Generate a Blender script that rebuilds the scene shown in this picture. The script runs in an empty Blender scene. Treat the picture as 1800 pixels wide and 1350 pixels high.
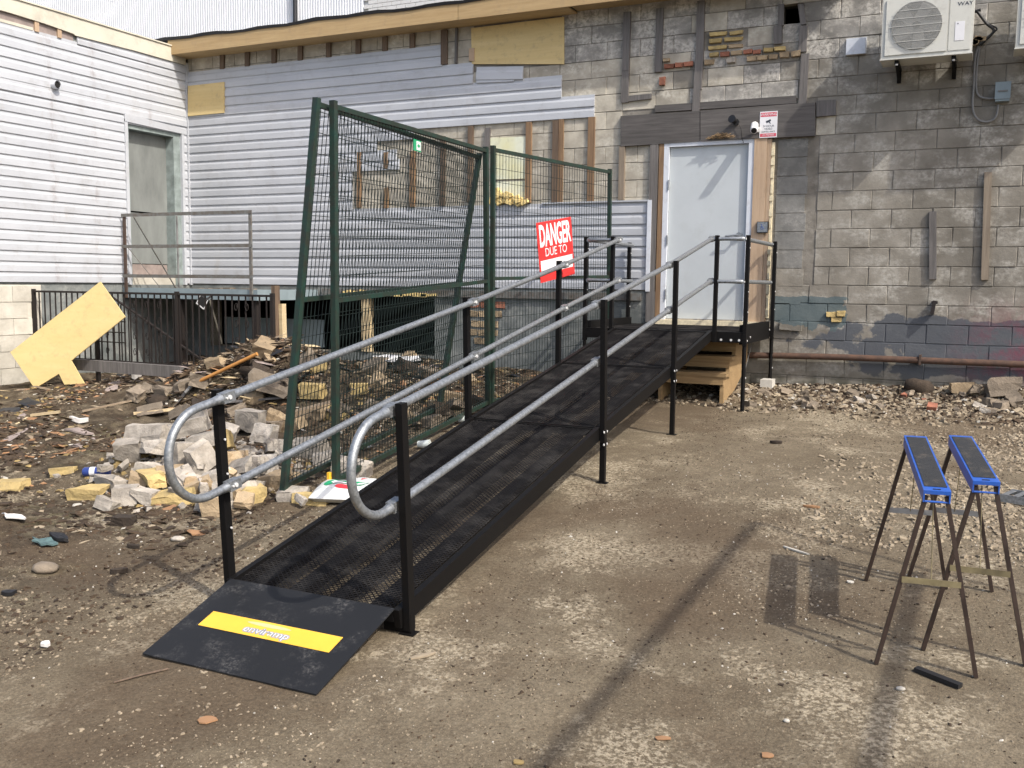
import bpy, bmesh, math, random
import numpy as np
from mathutils import Vector, Matrix
random.seed(7); RNG = np.random.default_rng(7)
S = bpy.context.scene
COL = S.collection
# ------------------------------------------------------------------ camera
CAM = dict(f=1700.0, o=(10.71545, -11.15674, 0.05589), yaw=-0.44536, pitch=0.10353, roll=0.01157)
def _axes():
    yw, pt, rl = CAM['yaw'], CAM['pitch'], CAM['roll']
    fw = Vector((math.sin(yw)*math.cos(pt), math.cos(yw)*math.cos(pt), -math.sin(pt)))
    r0 = Vector((math.cos(yw), -math.sin(yw), 0)); u0 = r0.cross(fw)
    r = r0*math.cos(rl)+u0*math.sin(rl); u = -r0*math.sin(rl)+u0*math.cos(rl)
    return r, u, fw
CR, CU, CF = _axes(); CO = Vector(CAM['o'])
cd = bpy.data.cameras.new('camera'); cam = bpy.data.objects.new('camera', cd); COL.objects.link(cam)
cd.sensor_fit = 'HORIZONTAL'; cd.sensor_width = 36.0; cd.lens = CAM['f']/1800*36.0
cd.clip_start = 0.05; cd.clip_end = 400
M4 = Matrix.Identity(4)
for i in range(3):
    M4[i][0], M4[i][1], M4[i][2], M4[i][3] = CR[i], CU[i], -CF[i], CO[i]
cam.matrix_world = M4
S.camera = cam
# ------------------------------------------------------------------ light
SUN = Vector((0.637, -0.270, 0.722)).normalized()          # towards the sun
EL = math.asin(SUN.z); AZ = math.atan2(SUN.x, SUN.y)
wd = bpy.data.worlds.new('World'); S.world = wd; wd.use_nodes = True
nt = wd.node_tree; nt.nodes.clear()
sky = nt.nodes.new('ShaderNodeTexSky'); sky.sky_type = 'NISHITA'; sky.sun_disc = False
sky.sun_elevation = EL; sky.sun_rotation = AZ; sky.dust_density = 3.5; sky.air_density = 0.85; sky.ozone_density = 0.6
bg = nt.nodes.new('ShaderNodeBackground'); bg.inputs[1].default_value = 0.15
wo = nt.nodes.new('ShaderNodeOutputWorld')
nt.links.new(sky.outputs[0], bg.inputs[0]); nt.links.new(bg.outputs[0], wo.inputs[0])
sl = bpy.data.lights.new('sun', 'SUN'); sl.energy = 2.45; sl.angle = math.radians(0.7); sl.color = (1.0, 0.945, 0.87)
so = bpy.data.objects.new('sun', sl); COL.objects.link(so)
so.rotation_euler = (-SUN).to_track_quat('-Z', 'Y').to_euler(); so.location = (14, -14, 12)
S.view_settings.view_transform = 'Standard'; S.view_settings.look = 'None'
S.view_settings.gamma = 1.0; S.view_settings.use_curve_mapping = False
S.view_settings.exposure = 0.94
S.render.engine = 'CYCLES'
# ------------------------------------------------------------------ places on known planes
def ray(px, py): return CF + CR*((px-900)/CAM['f']) - CU*((py-675)/CAM['f'])
def at(px, py, ax, v):
    d = ray(px, py); return CO + d*((v-CO[ax])/d[ax])
def W(px, py, y=0.0): return at(px, py, 1, y)       # main wall, plane y = const
def L(px, py, x=0.0): return at(px, py, 0, x)       # left wall, plane x = const
# ------------------------------------------------------------------ ground height
GY = [-30, -14, -11, -9, -7.2, -4.66, -2.95, -1.5, 0, 5]
GZ = [-2.0, -1.95, -1.88, -1.77, -1.61, -1.36, -1.245, -1.2, -1.08, -1.08]
def _hash(ix, iy, s):
    v = np.sin(ix*127.1+iy*311.7+s*74.7)*43758.5453
    return v-np.floor(v)
def vnoise(x, y, f, s=0):
    x = np.asarray(x, float)*f; y = np.asarray(y, float)*f
    ix, iy = np.floor(x), np.floor(y); fx, fy = x-ix, y-iy
    fx = fx*fx*(3-2*fx); fy = fy*fy*(3-2*fy)
    a = _hash(ix, iy, s); b = _hash(ix+1, iy, s); c = _hash(ix, iy+1, s); d = _hash(ix+1, iy+1, s)
    return (a+(b-a)*fx)*(1-fy)+(c+(d-c)*fx)*fy-0.5
HEAPS = [(3.95, -3.0, .60, .70, .52), (3.2, -1.75, .34, .8, .7), (3.0, -3.2, .24, .7, .42), (4.9, -2.7, .26, .7, .6), (4.6, -1.35, .30, .9, .7), (2.2, -2.35, .16, .8, .5), (5.6, -1.6, .14, .7, .8),
         (5.3, -5.35, .10, .55, .45), (4.9, -3.3, .10, .8, .6), (9.7, -.05, .07, .9, .25), (11.0, -.05, .12, .7, .3), (8.3, -.6, .06, .6, .35)]
def gz(x, y):
    x = np.asarray(x, float); y = np.asarray(y, float)
    z = np.interp(y, GY, GZ)
    rough = np.clip((6.6-x)/1.6, 0, 1)
    for hx, hy, h, sx, sy in HEAPS:
        z = z+h*np.exp(-((x-hx)/sx)**2-((y-hy)/sy)**2)
    z = z+0.035*vnoise(x, y, .7, 1)+.018*vnoise(x, y, 2.1, 2)+.008*vnoise(x, y, 6, 3)
    z = z+rough*(.10*vnoise(x, y, 1.3, 4)+.07*vnoise(x, y, 3.4, 5)+.035*vnoise(x, y, 9, 6))
    return z
def g1(x, y): return float(gz(x, y))
def G(px, py):
    d = ray(px, py); t = .5
    while t < 40:
        P = CO+d*t
        if P.z < g1(P.x, P.y):
            lo, hi = t-.05, t
            for _ in range(20):
                m = (lo+hi)/2; P = CO+d*m
                if P.z < g1(P.x, P.y): hi = m
                else: lo = m
            return P
        t += .05
    return CO+d*t
# ------------------------------------------------------------------ materials
MATS = {}
class NT:
    def __init__(s, name):
        s.m = bpy.data.materials.new(name); s.m.use_nodes = True; s.t = s.m.node_tree; s.t.nodes.clear()
        s.out = s.n('ShaderNodeOutputMaterial'); s.b = s.n('ShaderNodeBsdfPrincipled'); s.l(s.b.outputs[0], s.out.inputs[0])
        s.geo = None; MATS[name] = s.m
    def n(s, k, **kw):
        x = s.t.nodes.new(k)
        for a, v in kw.items(): setattr(x, a, v)
        return x
    def l(s, a, b): s.t.links.new(a, b)
    def pos(s, scale=(1, 1, 1)):
        if s.geo is None: s.geo = s.n('ShaderNodeNewGeometry')
        if scale == (1, 1, 1): return s.geo.outputs['Position']
        mp = s.n('ShaderNodeMapping'); mp.inputs['Scale'].default_value = scale; s.l(s.geo.outputs['Position'], mp.inputs[0]); return mp.outputs[0]
    def noise(s, sc, det=4, rough=.55, scale=(1, 1, 1), dist=0.0, off=None):
        x = s.n('ShaderNodeTexNoise'); x.inputs['Scale'].default_value = sc; x.inputs['Detail'].default_value = det
        x.inputs['Roughness'].default_value = rough; x.inputs['Distortion'].default_value = dist
        s.l(s.pos(scale), x.inputs['Vector']); return x.outputs['Fac']
    def vor(s, sc, feat='F1', out='Distance'):
        x = s.n('ShaderNodeTexVoronoi', feature=feat); x.inputs['Scale'].default_value = sc; s.l(s.pos(), x.inputs['Vector']); return x.outputs[out]
    def ramp(s, fac, a, b, ca=(0, 0, 0, 1), cb=(1, 1, 1, 1), interp='LINEAR'):
        r = s.n('ShaderNodeValToRGB'); e = r.color_ramp.elements; r.color_ramp.interpolation = interp
        e[0].position, e[1].position = a, b; e[0].color, e[1].color = ca, cb; s.l(fac, r.inputs[0]); return r.outputs[0]
    def mix(s, fac, a, b, mode='MIX'):
        x = s.n('ShaderNodeMix', data_type='RGBA', blend_type=mode)
        for inp, v in ((x.inputs[0], fac), (x.inputs[6], a), (x.inputs[7], b)):
            if isinstance(v, (int, float)): inp.default_value = v
            elif isinstance(v, tuple): inp.default_value = v if len(v) == 4 else v+(1,)
            else: s.l(v, inp)
        return x.outputs[2]
    def math(s, op, a, b=None, clamp=False):
        x = s.n('ShaderNodeMath', operation=op); x.use_clamp = clamp
        for i, v in enumerate((a, b)):
            if v is None: continue
            if isinstance(v, (int, float)): x.inputs[i].default_value = v
            else: s.l(v, x.inputs[i])
        return x.outputs[0]
    def sep(s):
        x = s.n('ShaderNodeSeparateXYZ'); s.l(s.pos(), x.inputs[0]); return x.outputs
    def rand(s): return s.n('ShaderNodeObjectInfo').outputs['Random']
    def col(s, v):
        if isinstance(v, tuple): s.b.inputs['Base Color'].default_value = v+(1,)
        else: s.l(v, s.b.inputs['Base Color'])
    def rough(s, v):
        if isinstance(v, (int, float)): s.b.inputs['Roughness'].default_value = v
        else: s.l(v, s.b.inputs['Roughness'])
    def bump(s, h, st=.3, d=.01):
        x = s.n('ShaderNodeBump'); x.inputs['Strength'].default_value = st; x.inputs['Distance'].default_value = d
        s.l(h, x.inputs['Height']); s.l(x.outputs[0], s.b.inputs['Normal'])
def plain(name, c, rough=.6, var=.25, sc=8, metal=0.0, bump=.15, dist=.004, c2=None, objvar=0.0, stretch=(1, 1, 1), spec=.4):
    m = NT(name); n = m.noise(sc, 5, .6, stretch)
    c2 = c2 or tuple(v*(1-var) for v in c); hi = tuple(min(1, v*(1+var*.5)) for v in c)
    k = m.mix(m.ramp(n, .3, .7), c2+(1,), hi+(1,))
    if objvar:
        r = m.math('ADD', m.math('MULTIPLY', m.rand(), objvar*2), 1-objvar)
        k = m.mix(1.0, k, r, 'MULTIPLY')
    m.col(k); m.rough(rough); m.b.inputs['Metallic'].default_value = metal; m.b.inputs['Specular IOR Level'].default_value = spec
    if bump: m.bump(m.noise(sc*6, 3, .6, stretch), bump, dist)
    return m.m
def wood(name, c, c2, axis=2, rough=.75, fine=60, objvar=.12, bump=.35):
    m = NT(name); st = [1, 1, 1]; st[axis] = .06; st = tuple(st)
    g = m.noise(fine, 5, .7, st, .3); gg = m.noise(9, 3, .5, st)
    k = m.mix(m.ramp(g, .3, .72), c2+(1,), c+(1,)); k = m.mix(m.ramp(gg, .4, .7), k, m.mix(.5, k, c2+(1,)))
    r = m.math('ADD', m.math('MULTIPLY', m.rand(), objvar*2), 1-objvar); k = m.mix(1.0, k, r, 'MULTIPLY')
    m.col(k); m.rough(rough); m.bump(g, bump, .003); return m.m
# dirt
m = NT('dirt'); sp = m.sep()
n1 = m.noise(.9, 5, .6); n2 = m.noise(7, 6, .65); n3 = m.noise(45, 4, .7); n4 = m.noise(160, 3, .7)
base = m.mix(m.ramp(n1, .35, .65), (.128, .105, .071, 1), (.185, .155, .108, 1))
base = m.mix(m.ramp(n2, .35, .7), m.mix(.45, base, (.060, .042, .026, 1)), base)
pale = m.ramp(m.math('MULTIPLY', m.ramp(m.noise(1.3, 6, .7), .47, .60), m.ramp(n3, .42, .58)), .2, .8)
base = m.mix(m.math('MULTIPLY', pale, .85), base, (.34, .295, .215, 1))
spk = m.ramp(m.vor(95), .10, .22, (1, 1, 1, 1), (0, 0, 0, 1)); spm = m.math('MULTIPLY', spk, m.ramp(m.noise(14, 3), .5, .6))
base = m.mix(m.math('MULTIPLY', spm, .6), base, (.33, .285, .215, 1))
fg = m.ramp(m.noise(130, 3, .8), .52, .68); base = m.mix(m.math('MULTIPLY', fg, .45), base, (.27, .225, .16, 1)); fd = m.ramp(m.noise(100, 3, .8), .60, .72); base = m.mix(m.math('MULTIPLY', fd, .6), base, (.045, .032, .021, 1))
lf = m.ramp(sp[0], .0, 1.0); left = m.n('ShaderNodeMapRange'); left.inputs[1].default_value = 7.0; left.inputs[2].default_value = 5.6; m.l(sp[0], left.inputs[0])
dk = m.math('MULTIPLY', left.outputs[0], m.ramp(m.noise(4, 5, .7), .34, .56))
base = m.mix(m.math('MULTIPLY', dk, .85), base, (.027, .019, .012, 1))
moss = m.math('MULTIPLY', left.outputs[0], m.ramp(m.noise(2.6, 4), .56, .66))
base = m.mix(m.math('MULTIPLY', moss, .35), base, (.075, .066, .020, 1))
damp = m.ramp(m.noise(.6, 5, .6), .48, .60); base = m.mix(m.math('MULTIPLY', damp, .65), base, (.085, .061, .039, 1))
gr = m.noise(62, 5, .85); base = m.mix(1.0, base, m.ramp(gr, .30, .70, (.52, .50, .48, 1), (1.42, 1.42, 1.40, 1)), 'MULTIPLY')
lg = m.ramp(m.vor(38), .05, .16, (1, 1, 1, 1), (0, 0, 0, 1)); base = m.mix(m.math('MULTIPLY', m.math('MULTIPLY', lg, m.ramp(m.noise(5, 4, .7), .50, .60)), .65), base, (.36, .315, .24, 1))
m.col(base); m.rough(.95); m.b.inputs['Specular IOR Level'].default_value = .2
m.bump(m.math('ADD', m.math('MULTIPLY', n3, .6), m.math('ADD', m.math('MULTIPLY', n4, .35), n2)), .8, .02)
# vinyl siding
m = NT('siding'); d1 = m.noise(1.1, 4, .6, (1, 1, 3)); d2 = m.noise(3.0, 5, .7, (1, 1, .35))
k = m.mix(m.ramp(d1, .35, .7), (.365, .382, .405, 1), (.425, .442, .465, 1)); k = m.mix(m.math('MULTIPLY', m.ramp(d2, .60, .76), .5), k, (.34, .315, .29, 1))
sp = m.sep(); onl = m.math('LESS_THAN', sp[0], .06)
for y0_, w_ in ((-2.38, .10), (-1.72, .07), (-.75, .06)):
    f_ = m.math('SUBTRACT', 1.0, m.math('DIVIDE', m.math('ABSOLUTE', m.math('SUBTRACT', sp[1], y0_)), w_), True)
    f_ = m.math('MULTIPLY', m.math('MULTIPLY', f_, onl), m.ramp(m.noise(9, 5, .8, (1, 1, .6)), .46, .66)); k = m.mix(m.math('MULTIPLY', f_, .55), k, (.20, .165, .15, 1))
r = m.math('ADD', m.math('MULTIPLY', m.rand(), .08), .96); k = m.mix(1.0, k, r, 'MULTIPLY'); m.col(k); m.rough(.42); m.bump(m.noise(40, 2, .5, (.15, .15, 1)), .06, .003)
# concrete block families
def blockmat(name, lo, hi, white=.3, wcol=(.58, .55, .48), paint=False, pink=False, objvar=.16, wth=.5):
    m = NT(name); sp = m.sep()
    k = m.mix(m.ramp(m.noise(5, 5, .6), .32, .68), lo+(1,), hi+(1,))
    k = m.mix(m.math('MULTIPLY', m.ramp(m.noise(.8, 5, .65), .42, .66), .6), k, tuple(v*.5 for v in lo)+(1,))
    r = m.math('ADD', m.math('MULTIPLY', m.rand(), objvar*2), 1-objvar); k = m.mix(1.0, k, r, 'MULTIPLY')
    e = m.math('MULTIPLY', m.ramp(m.noise(2.3, 5, .65, (1, 1, 1.6)), wth, wth+.14), m.ramp(m.noise(22, 4, .7), .35, .6))
    k = m.mix(m.math('MULTIPLY', e, white), k, wcol+(1,))
    if paint:
        zz = m.n('ShaderNodeMapRange'); zz.inputs[1].default_value = -.14; zz.inputs[2].default_value = -.34; m.l(sp[2], zz.inputs[0])
        zl = m.n('ShaderNodeMapRange'); zl.inputs[1].default_value = -1.02; zl.inputs[2].default_value = -.80; m.l(sp[2], zl.inputs[0])
        xx = m.n('ShaderNodeMapRange'); xx.inputs[1].default_value = 9.1; xx.inputs[2].default_value = 10.2; m.l(sp[0], xx.inputs[0])
        f = m.math('MULTIPLY', m.math('MULTIPLY', zz.outputs[0], zl.outputs[0]), m.math('ADD', m.math('MULTIPLY', xx.outputs[0], .28), .22))
        f = m.ramp(m.math('ADD', f, m.noise(2.4, 5, .6)), .80, .84)
        k = m.mix(m.math('MULTIPLY', f, .9), k, (.075, .084, .098, 1))
        # blue-grey patch beside the door
        bx = m.math('MULTIPLY', m.math('GREATER_THAN', sp[0], 8.62), m.math('LESS_THAN', m.math('ADD', sp[0], m.math('MULTIPLY', m.noise(9, 4), .25)), 9.56))
        bz = m.math('MULTIPLY', m.math('LESS_THAN', m.math('ADD', sp[2], m.math('MULTIPLY', m.noise(9, 4), .06)), -.02), m.math('GREATER_THAN', m.math('ADD', sp[2], m.math('MULTIPLY', m.noise(4, 4), .4)), -.18))
        k = m.mix(m.math('MULTIPLY', m.math('MULTIPLY', bx, bz), .9), k, m.mix(m.noise(5, 4), (.055, .08, .088, 1), (.13, .165, .17, 1)))
        px_ = m.n('ShaderNodeMapRange'); px_.inputs[1].default_value = 10.4; px_.inputs[2].default_value = 11.25; m.l(sp[0], px_.inputs[0])
        pz = m.n('ShaderNodeMapRange'); pz.inputs[1].default_value = .05; pz.inputs[2].default_value = -.45; m.l(sp[2], pz.inputs[0])
        f2 = m.math('MULTIPLY', m.math('MULTIPLY', px_.outputs[0], pz.outputs[0]), m.ramp(m.noise(3.0, 6, .75), .44, .58), True)
        k = m.mix(m.math('MULTIPLY', f2, .6), k, (.21, .030, .060, 1))
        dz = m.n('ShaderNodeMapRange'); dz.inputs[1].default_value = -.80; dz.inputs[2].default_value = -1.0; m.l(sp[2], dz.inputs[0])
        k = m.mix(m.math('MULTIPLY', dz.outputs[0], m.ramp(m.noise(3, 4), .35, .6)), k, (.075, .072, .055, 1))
    m.col(k); m.rough(.92); m.b.inputs['Specular IOR Level'].default_value = .2
    m.bump(m.math('ADD', m.noise(38, 5, .75), m.math('MULTIPLY', m.noise(8, 3), .8)), .5, .008); return m.m
blockmat('block_tan', (.192, .176, .146), (.278, .258, .219), .8, wcol=(.41, .395, .35), paint=True, objvar=.06, wth=.47)
blockmat('block_grey', (.175, .167, .150), (.295, .283, .256), .95, wcol=(.50, .475, .42), wth=.42, objvar=.12)
blockmat('block_cream', (.30, .275, .225), (.48, .445, .365), .8, wcol=(.56, .53, .45), objvar=.16)
blockmat('block_slate', (.135, .134, .124), (.215, .212, .197), .6, wcol=(.36, .35, .32), objvar=.1)
blockmat('mortar', (.160, .146, .122), (.245, .226, .192), .6, wcol=(.36, .335, .29), paint=True)
blockmat('parge', (.13, .145, .142), (.22, .235, .228), .5, wcol=(.36, .36, .33))
blockmat('foundation_cream', (.44, .415, .35), (.56, .53, .455), .4, wcol=(.6, .57, .5))
plain('dark_void', (.008, .008, .008), .95, bump=0)
wood('wood_new', (.45, .325, .165), (.33, .225, .105), 0, fine=34)
wood('wood_ply', (.60, .475, .235), (.50, .375, .165), 0, fine=16, objvar=.04, bump=.1)
wood('wood_board', (.60, .475, .225), (.54, .415, .18), 0, fine=10, objvar=.03, bump=.05)
wood('wood_stud', (.46, .345, .235), (.32, .225, .145), 2, fine=40)
wood('wood_grey', (.175, .163, .152), (.070, .064, .060), 2, fine=45)
wood('wood_header', (.135, .124, .115), (.055, .050, .046), 0, fine=40)
wood('wood_brown', (.155, .108, .070), (.070, .046, .030), 2, fine=45)
wood('wood_rust', (.26, .165, .085), (.115, .068, .038), 2, fine=45)
wood('wood_dull', (.265, .218, .160), (.15, .118, .085), 2, fine=45)
wood('wood_step', (.36, .25, .125), (.21, .135, .062), 0, fine=40)
wood('wood_old_x', (.30, .235, .16), (.15, .11, .07), 0, fine=40, objvar=.3)
wood('wood_pale', (.56, .47, .30), (.36, .27, .15), 0, fine=40, objvar=.2)
wood('wood_orange', (.46, .225, .060), (.34, .15, .036), 0, fine=30)
plain('galvanised', (.30, .318, .33), .46, .42, 60, metal=.7, bump=.05)
plain('black_steel', (.0042, .0042, .0045), .5, .5, 30, bump=.1, c2=(.0068, .006, .0055), spec=.12)
m = NT('plate_black'); n = m.noise(5, 5, .7); sc_ = m.math('MULTIPLY', m.ramp(n, .52, .70), m.ramp(m.noise(70, 3, .8), .45, .62))
m.col(m.mix(m.math('MULTIPLY', sc_, .55), (.012, .0125, .0135, 1), (.135, .130, .122, 1))); m.rough(.55); m.b.inputs['Specular IOR Level'].default_value = .25; m.bump(m.noise(120, 3), .08, .002)
m = NT('deck_black'); n = m.noise(4, 5, .7); m.col(m.mix(m.math('MULTIPLY', m.ramp(n, .46, .68), .8), (.0050, .0046, .0050, 1), (.034, .032, .030, 1))); m.rough(.85); m.b.inputs['Specular IOR Level'].default_value = .15
plain('bolt', (.72, .72, .71), .35, .1, 20, metal=.35, bump=0)
plain('fence_green', (.008, .030, .022), .5, .35, 12, bump=.08, c2=(.020, .020, .014))
plain('fence_wire', (.006, .013, .0105), .55, .3, 30, bump=0)
plain('rusty_iron', (.040, .030, .025), .75, .5, 30, bump=.2, c2=(.075, .042, .027))
plain('rail_paint', (.115, .122, .118), .6, .5, 14, bump=.15, c2=(.095, .075, .058))
plain('iron_dark', (.008, .007, .0065), .7, .4, 30, bump=.15, c2=(.016, .010, .008))
plain('rust_pipe', (.095, .055, .038), .85, .45, 16, bump=.3, c2=(.060, .042, .034), spec=.2)
plain('yellow_paint', (.70, .41, .045), .5, .08, 6, bump=.03)
plain('stake_yellow', (.75, .42, .03), .6, .15, 10, bump=.05)
plain('white_paint', (.66, .66, .65), .5, .06, 6, bump=.02)
plain('door_paint', (.455, .49, .50), .45, .05, 2.5, bump=.02)
plain('frame_white', (.56, .59, .63), .4, .06, 5, bump=.02)
plain('green_door', (.185, .198, .188), .7, .30, 4, bump=.1, stretch=(1, 1, .4))
plain('green_frame', (.215, .255, .245), .7, .35, 9, bump=.3)
plain('brownish_board', (.25, .205, .185), .8, .3, 8)
plain('cream_trim', (.50, .475, .39), .55, .12, 3, bump=.04)
plain('roof_black', (.018, .019, .022), .5, .4, 8, bump=.2)
plain('corrugated', (.74, .76, .78), .45, .07, .8, bump=.02)
plain('white_brick', (.60, .60, .58), .7, .08, 4, bump=.1)
plain('ac_white', (.52, .52, .47), .42, .06, 4, bump=.02)
plain('ac_dark', (.045, .048, .05), .6, .2, 6)
plain('ac_wire', (.52, .52, .48), .5, .05, 4, bump=0)
plain('grey_box', (.20, .25, .27), .5, .15, 6, bump=.03)
plain('conduit', (.17, .17, .165), .55, .2, 9, bump=.03)
plain('cable_black', (.012, .012, .012), .5, .2, 9, bump=0)
plain('sign_red', (.58, .030, .028), .45, .06, 5, bump=0)
plain('sign_pink', (.56, .085, .12), .45, .06, 5, bump=0)
plain('sign_white', (.66, .66, .67), .45, .04, 5, bump=0)
plain('print_dark', (.03, .035, .05), .5, .1, 9, bump=0)
plain('print_blue', (.05, .09, .25), .5, .1, 9, bump=0)
plain('print_grey', (.24, .25, .27), .5, .1, 9, bump=0)
plain('print_green', (.02, .27, .12), .5, .1, 9, bump=0)
plain('print_red', (.55, .03, .04), .5, .1, 9, bump=0)
plain('print_orange', (.85, .45, .22), .5, .1, 9, bump=0)
plain('bag_white', (.62, .63, .61), .4, .06, 6, bump=.3, dist=.01)
plain('blue_plastic', (.020, .090, .38), .38, .15, 9, bump=.03)
plain('grip_black', (.022, .023, .024), .9, .3, 90, bump=.6, dist=.003)
plain('leg_brown', (.040, .026, .020), .5, .3, 20, bump=.1)
plain('brace_brass', (.24, .20, .11), .5, .3, 20, metal=.3, bump=.1)
plain('brace_zinc', (.36, .36, .36), .45, .2, 20, metal=.6, bump=.1)
plain('brick_yellow', (.42, .315, .135), .9, .3, 9, bump=.6, dist=.012, objvar=.18)
plain('brick_grey', (.36, .325, .275), .92, .45, 9, bump=.6, dist=.012, objvar=.25)
plain('brick_red', (.26, .105, .065), .9, .35, 9, bump=.6, dist=.012, objvar=.25)
plain('brick_tan', (.33, .25, .155), .9, .3, 9, bump=.6, dist=.012, objvar=.2)
plain('stone', (.19, .155, .115), .92, .3, 12, bump=.6, dist=.012, objvar=.3)
plain('dark_clod', (.040, .029, .020), .95, .3, 12, bump=.7, dist=.012, objvar=.2)
plain('chip_pale', (.26, .215, .150), .9, .35, 5, bump=0, c2=(.15, .118, .08))
plain('chip_brown', (.056, .037, .021), .95, .5, 4, bump=0, c2=(.020, .0135, .009))
plain('chip_yellow', (.27, .195, .080), .9, .5, 4, bump=0)
plain('chip_orange', (.27, .150, .075), .9, .35, 4, bump=0)
plain('chip_white', (.42, .395, .34), .8, .2, 5, bump=0)
plain('foam_yellow', (.78, .60, .25), .8, .25, 14, bump=.8, dist=.02)
plain('insulation', (.54, .58, .53), .8, .3, 1.6, c2=(.60, .57, .29), bump=.05)
plain('teal_cloth', (.075, .125, .125), .9, .4, 20, bump=.4)
plain('paper', (.52, .50, .475), .85, .15, 12, bump=.2)
plain('can_blue', (.030, .055, .22), .35, .2, 14, bump=.05)
plain('black_plastic', (.014, .014, .015), .5, .3, 15, bump=.1)
plain('nest', (.32, .22, .12), .95, .5, 60, bump=.8, dist=.01)
plain('clear_plastic', (.55, .60, .58), .25, .15, 12, bump=.1)
plain('concrete_white', (.48, .465, .42), .85, .12, 14, bump=.3)
plain('caulk', (.66, .58, .40), .8, .25, 30, bump=.4)
def grime(name, amt=.4, c=(.20, .16, .11), sc=3.5, lo=.5):
    t = MATS[name].node_tree; b = [n for n in t.nodes if n.type == 'BSDF_PRINCIPLED'][0]; src = b.inputs['Base Color'].links[0].from_socket
    g_ = t.nodes.new('ShaderNodeNewGeometry'); n1 = t.nodes.new('ShaderNodeTexNoise'); n1.inputs['Scale'].default_value = sc; n1.inputs['Detail'].default_value = 8; n1.inputs['Roughness'].default_value = .75
    r = t.nodes.new('ShaderNodeValToRGB'); r.color_ramp.elements[0].position = lo; r.color_ramp.elements[1].position = lo+.22; r.color_ramp.elements[1].color = (amt, amt, amt, 1)
    x = t.nodes.new('ShaderNodeMix'); x.data_type = 'RGBA'; x.inputs[7].default_value = c+(1,)
    t.links.new(g_.outputs['Position'], n1.inputs['Vector']); t.links.new(n1.outputs['Fac'], r.inputs[0]); t.links.new(r.outputs[0], x.inputs[0]); t.links.new(src, x.inputs[6]); t.links.new(x.outputs[2], b.inputs['Base Color'])
for n_, a_ in (('wood_board', .35), ('wood_ply', .45), ('door_paint', .14), ('frame_white', .3), ('cream_trim', .35), ('ac_white', .3), ('wood_stud', .35), ('wood_new', .3), ('brick_grey', .6), ('brick_yellow', .5), ('brick_tan', .5), ('galvanised', .35), ('blue_plastic', .25), ('grip_black', .5), ('siding', .30), ('insulation', .3)):
    grime(n_, a_, (.16, .13, .095) if n_ != 'galvanised' else (.14, .14, .14), 3.5 if n_ in ('siding', 'door_paint', 'cream_trim') else 11, .52)
# ------------------------------------------------------------------ mesh helpers
class MB:
    def __init__(s): s.v = []; s.f = []; s.sm = []
    def add(s, vs, fs, smooth=False):
        o = len(s.v); s.v += [tuple(v) for v in vs]; s.f += [tuple(i+o for i in f) for f in fs]; s.sm += [smooth]*len(fs); return s
    def box(s, a, b):
        x0, y0, z0 = [min(p, q) for p, q in zip(a, b)]; x1, y1, z1 = [max(p, q) for p, q in zip(a, b)]
        return s.add([(x0, y0, z0), (x1, y0, z0), (x1, y1, z0), (x0, y1, z0), (x0, y0, z1), (x1, y0, z1), (x1, y1, z1), (x0, y1, z1)],
                     [(0, 3, 2, 1), (4, 5, 6, 7), (0, 1, 5, 4), (1, 2, 6, 5), (2, 3, 7, 6), (3, 0, 4, 7)])
    def obox(s, c, sx, sy, sz, R=None):
        c = Vector(c); R = R or Matrix.Identity(3); vs = []
        for dz in (-1, 1):
            for dx, dy in ((-1, -1), (1, -1), (1, 1), (-1, 1)): vs.append(c+R@Vector((dx*sx/2, dy*sy/2, dz*sz/2)))
        return s.add(vs, [(0, 3, 2, 1), (4, 5, 6, 7), (0, 1, 5, 4), (1, 2, 6, 5), (2, 3, 7, 6), (3, 0, 4, 7)])
    def beam(s, p, q, w, h, up=(0, 0, 1)):
        p, q = Vector(p), Vector(q); d = (q-p); ln = d.length; x = d.normalized(); u = Vector(up)
        y = u.cross(x)
        if y.length < 1e-4: y = Vector((0, 1, 0)).cross(x)
        y.normalize(); z = x.cross(y); R = Matrix((x, y, z)).transposed()
        return s.obox((p+q)/2, ln, w, h, R)
    def tube(s, pts, r, n=10, cap=True):
        pts = [Vector(p) for p in pts]; rings = []; ref = None
        for i, p in enumerate(pts):
            t = (pts[min(i+1, len(pts)-1)]-pts[max(i-1, 0)]).normalized()
            if ref is None: ref = t.orthogonal().normalized()
            ref = (ref-t*ref.dot(t)).normalized(); b = t.cross(ref); rr = r[i] if isinstance(r, (list, tuple)) else r
            rings.append([p+(ref*math.cos(2*math.pi*k/n)+b*math.sin(2*math.pi*k/n))*rr for k in range(n)])
        vs = [v for ring in rings for v in ring]; fs = []
        for i in range(len(rings)-1):
            for k in range(n): fs.append((i*n+k, i*n+(k+1) % n, (i+1)*n+(k+1) % n, (i+1)*n+k))
        s.add(vs, fs, True)
        if cap: s.add(rings[0], [tuple(reversed(range(n)))]); s.add(rings[-1], [tuple(range(n))])
        return s
    def prism(s, poly, d):
        poly = [Vector(p) for p in poly]; d = Vector(d); n = len(poly)
        vs = poly+[p+d for p in poly]
        fs = [tuple(range(n)), tuple(reversed(range(n, 2*n)))]+[(i, n+i, n+(i+1) % n, (i+1) % n) for i in range(n)]
        return s.add(vs, fs)
    def mesh(s, name, mat, off=(0, 0, 0)):
        me = bpy.data.meshes.new(name); o = Vector(off)
        me.from_pydata([(v[0]-o.x, v[1]-o.y, v[2]-o.z) for v in s.v], [], s.f)
        if any(s.sm): me.polygons.foreach_set('use_smooth', s.sm)
        bm = bmesh.new(); bm.from_mesh(me); bmesh.ops.recalc_face_normals(bm, faces=bm.faces); bm.to_mesh(me); bm.free()
        me.materials.append(MATS[mat]); return me
ROOT = {}
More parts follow.
